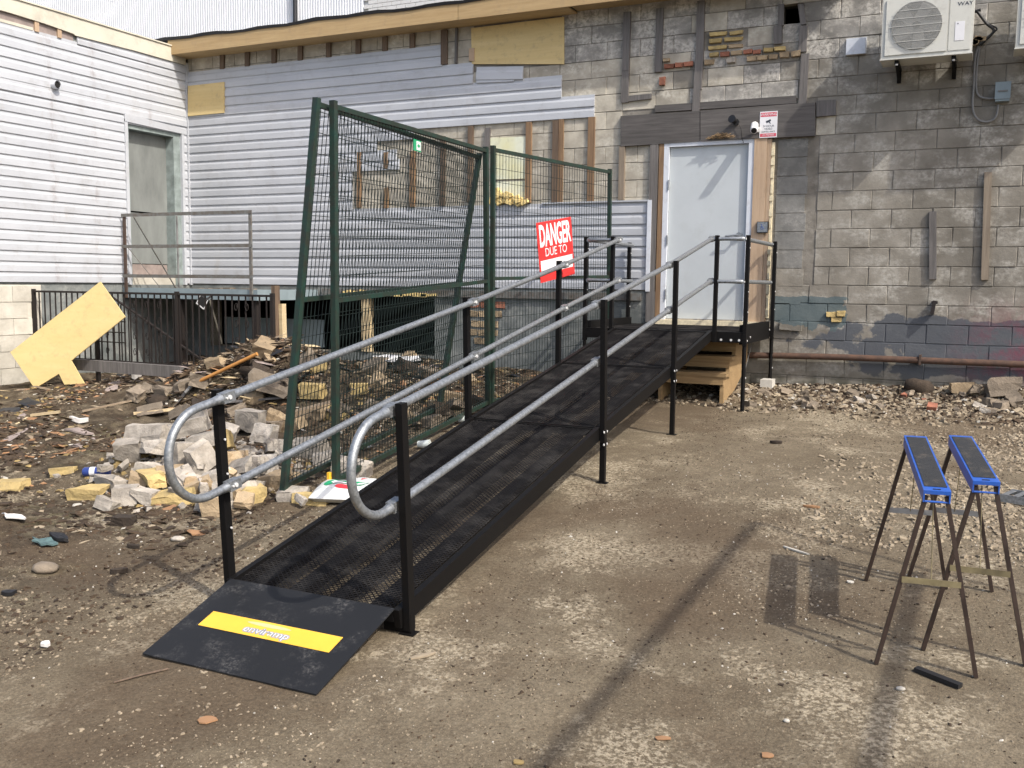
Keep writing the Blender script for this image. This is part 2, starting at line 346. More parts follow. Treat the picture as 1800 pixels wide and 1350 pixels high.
def tag(o, label=None, cat=None, group=None, kind=None):
    if label: o['label'] = label
    if cat: o['category'] = cat
    if group: o['group'] = group
    if kind: o['kind'] = kind
    return o
def thing(name, label, cat, loc, group=None):
    o = bpy.data.objects.new(name, None); COL.objects.link(o); o.location = loc; o.empty_display_size = .1
    ROOT[o.name] = Vector(loc); return tag(o, label, cat, group)
def part(mb, name, mat, parent, label=None, kind=None):
    off = ROOT[parent.name]; o = bpy.data.objects.new(name, mb.mesh(name, mat, off)); COL.objects.link(o)
    o.parent = parent; ROOT[o.name] = off
    if label: o['label'] = label
    if kind: o['kind'] = kind
    return o
def solo(mb, name, mat, label, cat, loc, group=None, kind=None):
    o = bpy.data.objects.new(name, mb.mesh(name, mat, loc)); COL.objects.link(o); o.location = loc; ROOT[o.name] = Vector(loc)
    return tag(o, label, cat, group, kind)
def inst(me, name, loc, rot=(0, 0, 0), sc=(1, 1, 1), parent=None):
    o = bpy.data.objects.new(name, me); COL.objects.link(o); o.location = loc; o.rotation_euler = rot; o.scale = sc
    if parent is not None: o.parent = parent
    return o
def copy_tree(o, parent=None):
    c = o.copy(); COL.objects.link(c); c.parent = parent
    if o.name in ROOT: ROOT[c.name] = ROOT[o.name]
    for ch in list(o.children): copy_tree(ch, c)
    return c
def text(body, size, mat, name, parent, M, extrude=.0008, sx=1.0, bold=0.0):
    cu = bpy.data.curves.new(name, 'FONT'); cu.body = body; cu.size = size; cu.extrude = extrude; cu.align_x = 'CENTER'; cu.align_y = 'CENTER'; cu.offset = bold
    cu.resolution_u = 3
    t = bpy.data.objects.new(name+'_curve', cu); COL.objects.link(t)
    bpy.context.view_layer.update()
    me = bpy.data.meshes.new_from_object(t.evaluated_get(bpy.context.evaluated_depsgraph_get()))
    bpy.data.objects.remove(t, do_unlink=True)
    me.transform(Matrix.Diagonal((sx, 1, 1, 1))); me.transform(M)
    off = ROOT[parent.name]; me.transform(Matrix.Translation(-off)); me.materials.clear(); me.materials.append(MATS[mat])
    o = bpy.data.objects.new(name, me); COL.objects.link(o); o.parent = parent; ROOT[o.name] = off; return o
def face_m(origin, right, up):
    r = Vector(right).normalized(); u = Vector(up).normalized(); n = r.cross(u)
    M = Matrix((r, u, n)).transposed().to_4x4(); M.translation = Vector(origin); return M
def panel(mb, M, poly, th):          # polygon in a plane's own coordinates, th towards the viewer
    P = [M @ Vector((x, y, 0)) for x, y in poly]; n = M.to_3x3() @ Vector((0, 0, 1)); return mb.prism(P, n*th)
def rect(x0, y0, x1, y1): return [(x0, y0), (x1, y0), (x1, y1), (x0, y1)]
def disc(cx, cy, rx, ry, n=20): return [(cx+rx*math.cos(2*math.pi*k/n), cy+ry*math.sin(2*math.pi*k/n)) for k in range(n)]
# ================================================================== GROUND
def build_ground():
    xs = np.concatenate([[-80, -40, -20, -10, -5, -2.5], np.arange(-1, 12.6, .05), [13, 14, 16, 20, 30, 50, 90]])
    ys = np.concatenate([[-90, -50, -30, -20, -15, -13], np.arange(-12, 1.01, .05), [2, 4, 8, 16, 30, 60, 120]])
    X, Y = np.meshgrid(xs, ys); Z = gz(X, Y); n, k = len(xs), len(ys)
    v = np.stack([X.ravel(), Y.ravel(), Z.ravel()], 1)
    i = np.arange(n*k).reshape(k, n); f = np.stack([i[:-1, :-1].ravel(), i[:-1, 1:].ravel(), i[1:, 1:].ravel(), i[1:, :-1].ravel()], 1)
    me = bpy.data.meshes.new('ground'); me.from_pydata(v.tolist(), [], f.tolist()); me.polygons.foreach_set('use_smooth', [True]*len(f))
    me.materials.append(MATS['dirt']); o = bpy.data.objects.new('ground', me); COL.objects.link(o); o['kind'] = 'structure'
build_ground()
# ================================================================== MAIN BUILDING (block wall, plane y = 0)
EXP = .12841                                     # siding exposure
COURSE, ZC = .203, 1.90508                       # block course, top of course 0
JX0 = W(1465.6, 288).x                           # a head joint between course lines 2 and 3
B = thing('block_building', 'old concrete block building with torn white siding, patched wood and a grey door', 'building', (6, .1, -1.1))
def minus(iv, cuts):
    out = [iv]
    for a, b in cuts:
        nx = []
        for p, q in out:
            if b <= p or a >= q: nx.append((p, q)); continue
            if a > p: nx.append((p, a))
            if b < q: nx.append((b, q))
        out = nx
    return out
ZT = 3.44
DOOR = (7.335, -.42, 8.425, 1.735); HOLE = (8.615, 2.872, 8.845, 3.14); CELL = (.35, -.92, 4.25, -.14)
def holed(mb, x0, x1, z0, z1, y0, y1, holes):
    zs = sorted({z0, z1}|{h[1] for h in holes}|{h[3] for h in holes})
    for a, b in zip(zs[:-1], zs[1:]):
        if b-a < 1e-5 or a < z0-1e-6 or b > z1+1e-6: continue
        for p, q in minus((x0, x1), [(h[0], h[2]) for h in holes if h[1] <= a+1e-6 and h[3] >= b-1e-6]): mb.box((p, y0, a), (q, y1, b))
mb = MB(); holed(mb, -.3, 14.0, -1.6, ZT, .0085, .26, [DOOR, HOLE, CELL]); part(mb, 'wall', 'mortar', B)
mb = MB(); mb.box((-.3, 1.6, -1.6), (14, 1.7, ZT)); mb.box((-.3, .26, -1.7), (14, 1.6, -1.61)); mb.box((-.3, .26, ZT), (14, 1.6, ZT+.05)); mb.box((13.9, .26, -1.6), (14, 1.6, ZT)); mb.box((-.3, .261, -1.6), (-.2, 1.6, ZT)); part(mb, 'interior', 'dark_void', B)
# --- painted foundation below the siding
mb = MB(); holed(mb, -.02, 7.18, -1.5, -.015, -.012, .007, [CELL]); part(mb, 'foundation_render', 'parge', B)
# --- blocks
def block_mesh(i, w):
    r = random.Random(i); bm = bmesh.new(); bmesh.ops.create_cube(bm, size=1)
    for v in bm.verts: v.co = Vector((v.co.x*w, v.co.y*.1, v.co.z*.1965))
    bmesh.ops.bevel(bm, geom=[e for e in bm.edges if all(v.co.y < 0 for v in e.verts)], offset=.0045, segments=1, affect='EDGES')
    for v in bm.verts:
        if v.co.y < -.03: v.co += Vector((r.uniform(-.004, .004), r.uniform(-.0025, .0025), r.uniform(-.004, .004)))
    me = bpy.data.meshes.new('block'); bm.to_mesh(me); bm.free(); return me
BLK = {}
def blk(mat, i, half):
    k = (mat, i, half)
    if k not in BLK: me = block_mesh(i*2+half, .196 if half else .398); me.materials.append(MATS[mat]); BLK[k] = me
    return BLK[k]
def siding_end(z):          # right end of the siding at height z (0 where none)
    j = z/EXP
    if j < 0: return 7.18
    if j < 8: return 7.15
    tab = {8: 2.95, 9: 2.95, 10: 2.95, 11: 2.95, 12: 3.70, 13: 3.66, 14: 3.35, 15: 3.93, 16: 6.45, 17: 6.45, 18: 6.02, 19: 6.02, 20: 4.80, 21: 4.80, 22: 4.35, 23: 4.35}
    return tab.get(int(j), 0)
COVER = [(8.6, -.02, 9.075, 1.70), (4.80, 2.70, 6.00, 3.4), (6.80, 1.72, 9.03, 2.14), (7.2, -.42, 8.62, 1.75), HOLE]
BRICKP = [(7.72, 2.62, 8.25, 2.98)]
cells = []
for k in range(-8, 15):
    zt = ZC-COURSE*k; zb = zt-COURSE; zm = (zt+zb)/2
    ph = JX0 if k % 2 == 0 else JX0+COURSE
    i0 = int((-.2-ph)/.406)-1
    for i in range(i0, i0+34):
        a, b = ph+i*.406, ph+(i+1)*.406
        if a > 12.6 or b < .05: continue
        sx = max(siding_end(zb+.02), siding_end(zt-.02)) if zt < 24*EXP else 0
        sx2 = min(siding_end(zb+.02), siding_end(zt-.02)) if zt < 24*EXP else 0
        if b < sx2: continue
        if k >= 9 and b < 7.2: continue
        cuts = [(c[0], c[2]) for c in COVER+BRICKP if c[1] < zm < c[3]]
        for p, q in minus((max(a, .03), b), cuts):
            if q-p > .05: cells.append((p, q, zb, zt))
for k in range(1, 10):
    zt = ZC-COURSE*k-.02; cells.append((8.63, 8.965+random.uniform(-.02, .02), zt-COURSE, zt))
def bmat(p, q, z):
    x = (p+q)/2
    if x < 7.32: return 'block_cream' if (z < 2.62 or x < 4.9) else 'block_grey'
    if x < 9.15 and z > 1.7: return random.choice(['block_grey', 'block_grey', 'block_cream', 'block_tan'])
    if x < 8.98 and z > .35: return 'block_slate'
    if z > 2.55: return random.choice(['block_grey', 'block_grey', 'block_tan'])
    return 'block_tan'
cells.sort(key=lambda c: -(c[1]-c[0])/((c[0]-CO.x)**2+CO.y**2+((c[2]-CO.z)*.6)**2))
rest = {}
for n, (p, q, zb, zt) in enumerate(cells):
    zm = (zb+zt)/2; w = q-p; half = w < .28; mname = bmat(p, q, zm)
    if n < 300:
        inst(blk(mname, random.randrange(4), half), 'block', ((p+q)/2-6, .05+random.uniform(-.003, .004)-.1, zm+1.1), (random.uniform(-.006, .006), random.uniform(-.004, .004), random.uniform(-.006, .006)), ((w-.006)/(.196 if half else .398), 1, 1), B)
    else: rest.setdefault(mname, MB()).box((p+.004, 0, zb+.004), (q-.004, .1, zt-.004))
for mname, mb in rest.items(): part(mb, 'far_blocks', mname, B, kind='stuff')
# --- brick infill above the door
def rough_box(seed, sx, sy, sz, jit=.08, bev=.06, chip=True):
    r = random.Random(seed); bm = bmesh.new(); bmesh.ops.create_cube(bm, size=1)
    for v in bm.verts: v.co = Vector((v.co.x*sx*(1+r.uniform(-jit, jit)), v.co.y*sy*(1+r.uniform(-jit, jit)), v.co.z*sz*(1+r.uniform(-jit, jit))))
    bmesh.ops.bevel(bm, geom=list(bm.edges), offset=min(sx, sy, sz)*bev, segments=1, affect='EDGES')
    if chip:
        for v in bm.verts:
            if r.random() < .25: v.co *= r.uniform(.78, .97)
    me = bpy.data.meshes.new('brick'); bm.to_mesh(me); bm.free(); return me
def rubble(seed, jit=.16):
    r = random.Random(seed); bm = bmesh.new(); bmesh.ops.create_cube(bm, size=1); bmesh.ops.subdivide_edges(bm, edges=list(bm.edges), cuts=2, use_grid_fill=True)
    for k in range(r.choice([1, 2, 3])):
        n = Vector((r.uniform(-1, 1), r.uniform(-1, 1), r.uniform(-.8, 1))).normalized(); g_ = bmesh.ops.bisect_plane(bm, geom=list(bm.verts)+list(bm.edges)+list(bm.faces), plane_co=n*r.uniform(.34, .52), plane_no=n, clear_outer=True)
        ed = [e for e in bm.edges if e.is_boundary]
        if ed: bmesh.ops.holes_fill(bm, edges=ed)
    for v in bm.verts: v.co += Vector((r.uniform(-1, 1), r.uniform(-1, 1), r.uniform(-1, 1)))*jit*.28
    bmesh.ops.triangulate(bm, faces=list(bm.faces)); me = bpy.data.meshes.new('rubble'); bm.to_mesh(me); bm.free(); return me
def blob(seed, jit=.2):
    r = random.Random(seed); bm = bmesh.new(); bmesh.ops.create_icosphere(bm, subdivisions=2, radius=.5)
    for v in bm.verts: v.co *= 1+r.uniform(-jit, jit)*.6
    me = bpy.data.meshes.new('stone'); bm.to_mesh(me); bm.free(); me.polygons.foreach_set('use_smooth', [True]*len(me.polygons)); return me
def mcopy(me, mat):
    k = me.copy(); k.materials.clear(); k.materials.append(MATS[mat]); return k
BR = {c: [mcopy(rough_box(100+i, .2, .09, .062, .05), c) for i in range(3)] for c in ('brick_yellow', 'brick_red', 'brick_tan', 'brick_grey')}
def wall_brick(px0, px1, py0, py1, c, out=0.0, tilt=0.0):
    a, b = W(px0, py1), W(px1, py0); w = b.x-a.x; h = b.z-a.z
    o = inst(random.choice(BR[c]), 'brick', ((a.x+b.x)/2-6, .03-out-.1, (a.z+b.z)/2+1.1), (0, tilt, random.uniform(-.05, .05)), (w/.2, 1, h/.062), B); return o
bl = [(1248, 1278, 55, 65, 'brick_yellow'), (1283, 1306, 53, 62, 'brick_yellow'), (1247, 1269, 67, 77, 'brick_yellow'), (1274, 1306, 64, 74, 'brick_yellow'), (1246, 1278, 79, 89, 'brick_yellow'), (1281, 1306, 77, 86, 'brick_tan'),
      (1248, 1264, 92, 101, 'brick_yellow'), (1267, 1283, 91, 101, 'brick_red'), (1285, 1305, 88, 98, 'brick_tan'), (1308, 1323, 87, 96, 'brick_red'), (1324, 1338, 87, 96, 'brick_red'), (1343, 1361, 84, 93, 'brick_yellow'), (1362, 1381, 82, 91, 'brick_yellow'),
      (1239, 1256, 104, 115, 'brick_tan'), (1278, 1294, 101, 112, 'brick_grey'), (1313, 1331, 98, 109, 'brick_tan'), (1332, 1350, 97, 107, 'brick_tan'), (1352, 1368, 95, 105, 'brick_tan'), (1371, 1388, 91, 103, 'brick_tan'), (1391, 1408, 89, 101, 'brick_tan'),
      (1169, 1187, 112, 122, 'brick_red'), (1188, 1202, 110, 120, 'brick_red'), (1203, 1219, 108, 118, 'brick_red'), (1167, 1178, 103, 110, 'brick_tan'), (1160, 1170, 135, 151, 'brick_red'),
      (1453, 1470, 548, 557, 'brick_yellow'), (1471, 1486, 546, 556, 'brick_yellow'), (1462, 1480, 558, 566, 'brick_yellow')]
for i, (a, b, c, d, k) in enumerate(bl): wall_brick(a, b, c, d, k, random.uniform(.0, .02) if i < 6 else random.uniform(.012, .035), random.uniform(-.03, .03))
# --- loose chip of render by the landing
a = W(1375, 572); mb = MB(); R = Matrix.Rotation(.06, 3, 'Y'); mb.obox((a.x+.10, -.03, a.z), .24, .04, .1, R); part(mb, 'render_chip', 'block_tan', B)
# --- siding boards (Dutch lap profile)
def siding_board(name, p0, p1, z, out, hgt=EXP, dz=0.0, mat='siding', parent=None, back=0.0):
    """p0->p1 horizontal run on the wall, out = outward unit vector"""
    p0, p1 = Vector(p0), Vector(p1); o = Vector(out); mb = MB()
    prof = [(.0, 0), (.024, 0), (.026, .004), (.024, hgt*.60), (.013, hgt*.80), (.012, hgt+.012), (.002, hgt+.012)]
    A = [p0+o*(d+back)+Vector((0, 0, z+h)) for d, h in prof]; Bq = [p1+o*(d+back)+Vector((0, 0, z+h+dz)) for d, h in prof]; n = len(prof)
    mb.add(A+Bq, [tuple(range(n)), tuple(reversed(range(n, 2*n)))]+[(i, n+i, n+(i+1) % n, (i+1) % n) for i in range(n)])
    return part(mb, name, mat, parent)
OUT = (0, -1, 0)
for j in range(0, 8): siding_board('siding_board', (.03, 0, 0), (7.15, 0, 0), j*EXP+(.004 if j else .0), OUT, dz=random.uniform(-.004, .004), parent=B)
for j in range(8, 24):
    e = siding_end((j+.5)*EXP); siding_board('siding_board', (.03, 0, 0), (e, 0, 0), j*EXP+.002, OUT, dz=random.uniform(-.003, .003), parent=B)
a = W(838, 130); siding_board('siding_board', (a.x+.01, 0, 0), (W(921, 130).x, 0, 0), 20.35*EXP, OUT, hgt=EXP*1.15, dz=-.045, parent=B, back=.012)
siding_board('siding_board', (a.x+.01, 0, 0), (W(905, 130).x, 0, 0), 20.0*EXP+.005, OUT, hgt=EXP*.5, dz=-.02, parent=B, back=.004)
# corner post, starter trims, top flashing strip
mb = MB(); mb.box((.0, -.045, -.02), (.045, .0, 24*EXP+.15)); part(mb, 'corner_trim', 'siding', B)
mb = MB(); mb.box((7.155, -.05, -.02), (7.205, .01, 8.2*EXP)); part(mb, 'side_trim', 'frame_white', B)
mb = MB(); a, b = W(1075, 353), W(1146, 350); mb.box((a.x-.9, -.04, 8*EXP+.012), (7.17, .0, 8*EXP+.03)); part(mb, 'top_flashing', 'siding', B)
# --- boards and battens fixed on the wall (pixel column, top, bottom, width m, material, proud)
def batten(px, py0, py1, w, mat, out=.035, px2=None):
    a, b = W(px, py0), W(px2 or px, py1); mb = MB()
    mb.prism([(a.x-w/2, .004, a.z), (a.x+w/2, .004, a.z), (b.x+w/2, .004, b.z), (b.x-w/2, .004, b.z)], (0, -out-.004, 0)); part(mb, 'batten', mat, B)
for px in (392, 436, 483, 529, 579, 631, 678, 726): batten(px, 99-.112*(px-340)+4, 128-.111*(px-336), .075, 'wood_brown', .03)
batten(782, 53, 114, .09, 'wood_brown', .03)
for px, t, b, w, mt, px2 in [(804, 50, 112, .03, 'wood_grey', 803), (1104, 22, 125, .085, 'wood_grey', 1101), (1101, 125, 181, .085, 'wood_grey', 1099), (1161, 15, 127, .085, 'wood_grey', 1158), (1233, 2, 88, .09, 'wood_grey', 1231), (1231, 88, 158, .09, 'wood_grey', 1227), (1226, 158, 240, .085, 'wood_grey', 1222),
                             (1413, 46, 92, .085, 'wood_grey', 1411), (1416, 95, 218, .085, 'wood_grey', 1409), (1374, 8, 46, .06, 'wood_grey', 1373), (1408, 8, 44, .06, 'wood_grey', 1413), (1368, 46, 78, .09, 'wood_grey', 1368),
                             (829, 222, 355, .07, 'wood_brown', 827), (859, 225, 262, .07, 'wood_grey', 857), (931, 215, 357, .075, 'wood_rust', 929), (978, 212, 356, .08, 'wood_brown', 976), (988, 210, 356, .06, 'wood_rust', 985), (1041, 206, 354, .085, 'wood_rust', 1038), (1095, 257, 352, .07, 'wood_dull', 1093),
                             (633, 268, 365, .06, 'wood_rust', 632), (681, 330, 366, .06, 'wood_rust', 680), (680, 268, 297, .06, 'wood_rust', 680), (727, 266, 364, .075, 'wood_rust', 726), (780, 240, 362, .07, 'wood_brown', 779), (1155, 246, 470, .045, 'frame_white', 1149), (1152, 250, 566, .10, 'wood_grey', 1143),
                             (1640, 372, 491, .07, 'wood_grey', 1640), (1737, 303, 492, .07, 'wood_dull', 1731)]:
    batten(px, t, b, w, mt, random.uniform(.025, .04), px2)
# horizontal boards: header over the door, upper strip, nailer
def wallpoly(name, pts, mat, out=.03, base=0.0):
    P = [W(*q) for q in pts]; P = [Vector((p.x, .003-base, p.z)) for p in P]; mb = MB(); mb.prism(P, (0, -out, 0)); return part(mb, name, mat, B)
wallpoly('header_board', [(1093, 258), (1232, 249), (1232, 195.5), (1093, 205)], 'wood_header', .045)
wallpoly('header_board', [(1233, 249), (1434, 239.5), (1434, 181), (1233, 195.5)], 'wood_header', .05)
wallpoly('header_plank', [(1152, 198), (1400, 182), (1400, 168.5), (1152, 186)], 'wood_header', .03)
wallpoly('block_of_wood', [(1436, 206), (1470, 203), (1470, 176), (1436, 178)], 'wood_grey', .04)
wallpoly('nailer', [(1105, 179), (1146, 174), (1146, 165), (1105, 169)], 'wood_grey', .03)
wallpoly('plywood_sheet', [(830, 113), (992, 113), (992, 30), (829, 50)], 'wood_ply', .016)
wallpoly('plywood_edge', [(826, 108), (835, 108), (835, 85), (826, 86)], 'wood_stud', .03)
wallpoly('plywood_patch', [(334, 205), (397, 199), (397, 145), (334, 152)], 'wood_ply', .03, .018)
wallpoly('insulation_sheet', [(863, 316), (927, 314), (927, 240), (863, 243)], 'insulation', .02)
wallpoly('insulation_sheet', [(863, 352), (927, 350), (927, 318), (863, 320)], 'insulation', .012)
mb = MB()
for i in range(26):
    t = i/25; q = W(868+t*58, 345-8*math.sin(t*3)-random.uniform(-4, 6)); mb.obox((q.x, -.03-random.random()*.03, 8*EXP+.04+(1-t)*.20*random.random()), random.uniform(.05, .11), .05, random.uniform(.04, .08), Matrix.Rotation(random.uniform(-.6, .6), 3, 'Y'))
part(mb, 'foam_lump', 'foam_yellow', B)
# --- eave: fascia, soffit, drip edge, roof
mb = MB(); mb.box((-.02, -.335, 3.285), (4.75, -.30, 3.49)); part(mb, 'fascia_board', 'wood_new', B)
mb = MB(); mb.box((4.757, -.335, 3.285), (9.4, -.30, 3.49)); part(mb, 'fascia_board', 'wood_new', B)
mb = MB(); mb.box((-.02, -.299, 3.287), (6.2, .01, 3.305)); part(mb, 'soffit_board', 'wood_new', B)
mb = MB(); mb.box((6.21, -.299, 3.315), (9.4, .01, 3.333)); part(mb, 'soffit_board', 'wood_new', B)
mb = MB(); mb.prism([(-.05, -.06, 3.30), (-.05, -.30, 3.30), (-.30, -.30, 3.43), (-.30, -.06, 3.43)], (0, 0, .07)); part(mb, 'eave_return', 'wood_new', B)
mb = MB(); n = 40
top = []; bot = []
for i in range(n+1):
    x = -.32+i*(9.8/n); w = .012*math.sin(i*1.7)+.01*math.sin(i*.6)
    top.append((x, -.36, 3.515+w)); bot.append((x, -.345, 3.478+w*.6))
vs = top+bot+[(p[0], 3.0, 3.62) for p in top]
mb.add(vs, [(i, i+1, n+2+i, n+1+i) for i in range(n)]+[(i, 2*(n+1)+i, 2*(n+1)+i+1, i+1) for i in range(n)]); part(mb, 'roof_membrane', 'roof_black', B)
# --- grey steel door with frame
dz0 = -.345
mb = MB(); mb.box((7.335, -.03, dz0), (7.395, .10, 1.72)); mb.box((8.315, -.03, dz0), (8.375, .10, 1.72)); mb.box((7.396, -.03, 1.655), (8.314, .10, 1.72)); FR = part(mb, 'door_frame', 'frame_white', B)
mb = MB(); mb.box((7.398, .012, dz0+.01), (8.312, .057, 1.652)); DR = part(mb, 'door', 'door_paint', B)
mb = MB(); mb.tube([(8.235, .012, .63), (8.235, -.018, .63)], .036, 16); mb.tube([(8.235, -.018, .63), (8.235, -.06, .63)], .014, 10); mb.tube([(8.235, -.055, .63), (8.18, -.06, .628), (8.09, -.06, .62)], .011, 8); part(mb, 'handle', 'galvanised', DR)
mb = MB(); mb.box((8.306, .006, .55), (8.3125, .011, .70)); part(mb, 'latch_plate', 'rail_paint', DR)
for z in (1.22, .58, -.05):
    mb = MB(); mb.tube([(7.4, -.036, z-.06), (7.4, -.036, z+.06)], .008, 8); part(mb, 'hinge', 'galvanised', DR)
mb = MB(); mb.box((8.378, -.04, dz0-.05), (8.52, .08, 1.70)); part(mb, 'door_stud', 'wood_stud', B)
mb = MB(); mb.box((8.523, -.03, dz0-.05), (8.566, .06, 1.69)); part(mb, 'door_stud', 'wood_stud', B)
mb = MB(); mb.box((7.275, -.03, dz0-.1), (7.333, .06, 1.73)); part(mb, 'door_stud', 'wood_rust', B)
mb = MB(); mb.box((7.21, -.035, -1.05), (7.27, .01, -.02)); part(mb, 'wall_board', 'wood_grey', B)
mb = MB(); mb.box((7.3, -.09, -.42), (8.6, .1, dz0)); part(mb, 'threshold', 'caulk', B)
mb = MB(); mb.box((8.57, -.02, -.3), (8.60, .01, 1.65))
for i in range(14): mb.obox((8.585, -.022, -.25+i*.14+random.uniform(-.03, .03)), random.uniform(.02, .04), .02, random.uniform(.05, .12))
part(mb, 'foam_seam', 'caulk', B)
# --- old timbers and a grey band under the siding, left part of the foundation opening
mb = MB(); mb.box((2.45, -.05, -.13), (7.1, -.013, -.045)); part(mb, 'sill_board', 'rail_paint', B)
mb = MB(); mb.box((3.1, -.03, -.9), (3.22, .08, -.13)); part(mb, 'opening_post', 'wood_pale', B)
mb = MB(); mb.box((.36, .3, -.9), (2.2, .34, -.5)); part(mb, 'opening_panel', 'grey_box', B)
for i in range(9):
    mb = MB(); mb.obox((2.9+i*.16+random.uniform(-.03, .03), -.04, -.10+random.uniform(-.01, .02)), random.uniform(.12, .25), .06, random.uniform(.03, .06), Matrix.Rotation(random.uniform(-.2, .2), 3, 'Y')); part(mb, 'foam_scrap', 'foam_yellow', B)
# --- exposed courses where the render fell off
for i, (x0, x1, z) in enumerate([(4.75, 5.3, -.22), (4.75, 5.25, -.34), (4.8, 5.2, -.47), (4.75, 5.2, -.58), (4.85, 5.15, -.69)]):
    n = 3; 
    for q in range(n):
        a = x0+(x1-x0)*q/n; b = x0+(x1-x0)*(q+1)/n-.012; inst(random.choice(BR['brick_tan' if i else 'brick_red']), 'brick', ((a+b)/2-6, .0-.1, z+1.1), (0, random.uniform(-.05, .05), 0), ((b-a)/.2, .6, 1.35), B)
# ================================================================== LEFT BUILDING (plane x = 0)
LB = thing('siding_building', 'low building with white horizontal siding, cream roof trim and an old grey-green door', 'building', (-.2, -4, -1.25))
LX = (1, 0, 0); YL = -7.5
DY0, DY1, DZ1 = -1.17, -.165, 2.19
def holed_y(mb, y0, y1, z0, z1, x0, x1, h):
    mb.box((x0, y0, z0), (x1, h[0], z1)); mb.box((x0, h[1], z0), (x1, y1, z1)); mb.box((x0, h[0]+.0001, h[3]), (x1, h[1]-.0001, z1)); mb.box((x0, h[0]+.0001, z0), (x1, h[1]-.0001, h[2]))
mb = MB(); holed_y(mb, YL, -.001, -1.6, 3.40, -.25, -.003, (DY0, DY1, -.02, DZ1)); part(mb, 'wall', 'parge', LB)
mb = MB(); mb.box((-1.5, YL, -1.6), (-1.4, .2, 3.4)); mb.box((-1.4, -.0, -1.6), (-.31, .1, 3.4)); mb.box((-1.4, YL, -1.6), (-.3, YL+.1, 3.4)); part(mb, 'interior', 'dark_void', LB)
for j in range(0, 24):
    z = j*EXP
    if z+EXP*.5 < DZ1+.02:
        siding_board('siding_board', (0, YL, 0), (0, DY0-.045, 0), z+(.004 if j else 0), LX, dz=random.uniform(-.003, .003), parent=LB)
        siding_board('siding_board', (0, DY1+.045, 0), (0, -.047, 0), z+(.004 if j else 0), LX, parent=LB)
    else:
        siding_board('siding_board', (0, YL, 0), (0, -.047, 0), z+(.004 if j != 18 else -.006), LX, dz=0 if j < 23 else .01, parent=LB, back=.008 if j in (18,) else 0)
siding_board('siding_board', (0, -1.95, 0), (0, -.047, 0), 24*EXP-.004, LX, hgt=.10, parent=LB, back=.006)
# exposed strip under the trim, with studs
mb = MB(); mb.box((-.002, YL, 24*EXP+.01), (.006, -2.0, 24*EXP+.16)); part(mb, 'bare_board', 'brownish_board', LB)
for y in (-2.55, -2.22): mb = MB(); mb.box((.007, y-.03, 24*EXP+.012), (.03, y+.03, 24*EXP+.15)); part(mb, 'stud', 'wood_stud', LB)
mb = MB(); mb.box((.007, YL, 24*EXP+.014), (.02, -2.6, 24*EXP+.05)); part(mb, 'starter_strip', 'cream_trim', LB)
mb = MB()
pts = [(YL, 3.225), (-2.9, 3.225), (-2.45, 3.215), (-2.2, 3.20), (-2.02, 3.19), (-1.99, 3.175), (-1.0, 3.195), (-.05, 3.195), (-.05, 3.40), (YL, 3.40)]
mb.prism([(.012, y, z) for y, z in pts], (.03, 0, 0)); part(mb, 'fascia_trim', 'cream_trim', LB)
mb = MB(); mb.box((-6, YL, 3.402), (.06, -.05, 3.42)); part(mb, 'roof_edge', 'cream_trim', LB)
# foundation: cream-painted block courses, then grey-blue
mb = MB(); mb.box((-.002, YL, -1.6), (.004, -2.62, -.03)); part(mb, 'foundation', 'foundation_cream', LB)
fm = {}
for k in range(6):
    for i in range(6):
        y1 = -2.63-i*.406-(.2 if k % 2 else 0); y0 = y1-.40
        mb = MB(); mb.box((.0045, y0, -.04-(k+1)*.203+.005), (.016, y1, -.04-k*.203-.004)); part(mb, 'foundation_block', 'foundation_cream', LB)
# door
mb = MB()
for y0, y1 in ((DY0-.05, DY0+.0), (DY1, DY1+.045)): mb.box((.0, y0, -.02), (.04, y1, DZ1+.05))
part(mb, 'door_trim', 'siding', LB)
mb = MB(); mb.prism([(.0, DY0-.05, DZ1+.02), (.0, DY1+.045, DZ1+.0), (.0, DY1+.045, DZ1+.075), (.0, -.6, DZ1+.10), (.0, DY0-.05, DZ1+.13)], (.045, 0, 0)); part(mb, 'door_head_trim', 'siding', LB)
mb = MB(); mb.box((-.24, DY0, -.02), (.0, DY0+.045, DZ1)); mb.box((-.24, DY1-.13, -.02), (.0, DY1, DZ1)); mb.box((-.24, DY0+.046, DZ1-.06), (.0, DY1-.131, DZ1)); part(mb, 'door_frame', 'green_frame', LB)
mb = MB(); mb.box((-.20, DY0+.046, 1.02), (-.15, DY1-.131, DZ1-.062)); LD = part(mb, 'door_leaf', 'green_door', LB)
mb = MB(); mb.box((-.21, DY0+.046, .28), (-.17, DY1-.131, 1.0)); part(mb, 'door_panel', 'green_door', LB)
mb = MB(); mb.box((-.21, DY0+.046, .12), (-.18, DY1-.131, .272)); part(mb, 'kick_board', 'brownish_board', LB)
mb = MB(); mb.box((-.24, DY0+.046, -.02), (-.02, DY1-.131, .11)); part(mb, 'door_sill', 'foundation_cream', LB)
a = L(92, 150); mb = MB(); mb.tube([(0, a.y, a.z), (.10, a.y, a.z)], .052, 20, cap=False); mb.tube([(.10, a.y, a.z), (.02, a.y, a.z)], .046, 20, cap=False)
VP = thing('vent_pipe', 'short white pipe stub poking out of the siding near the roof trim', 'pipe', (0, a.y, a.z)); part(mb, 'sleeve', 'frame_white', VP)
mb = MB(); mb.tube([(.03, a.y, a.z), (.085, a.y, a.z)], .0455, 20); part(mb, 'shade_plug', 'dark_void', VP)  # near-black plug paints the shade inside the pipe's open end
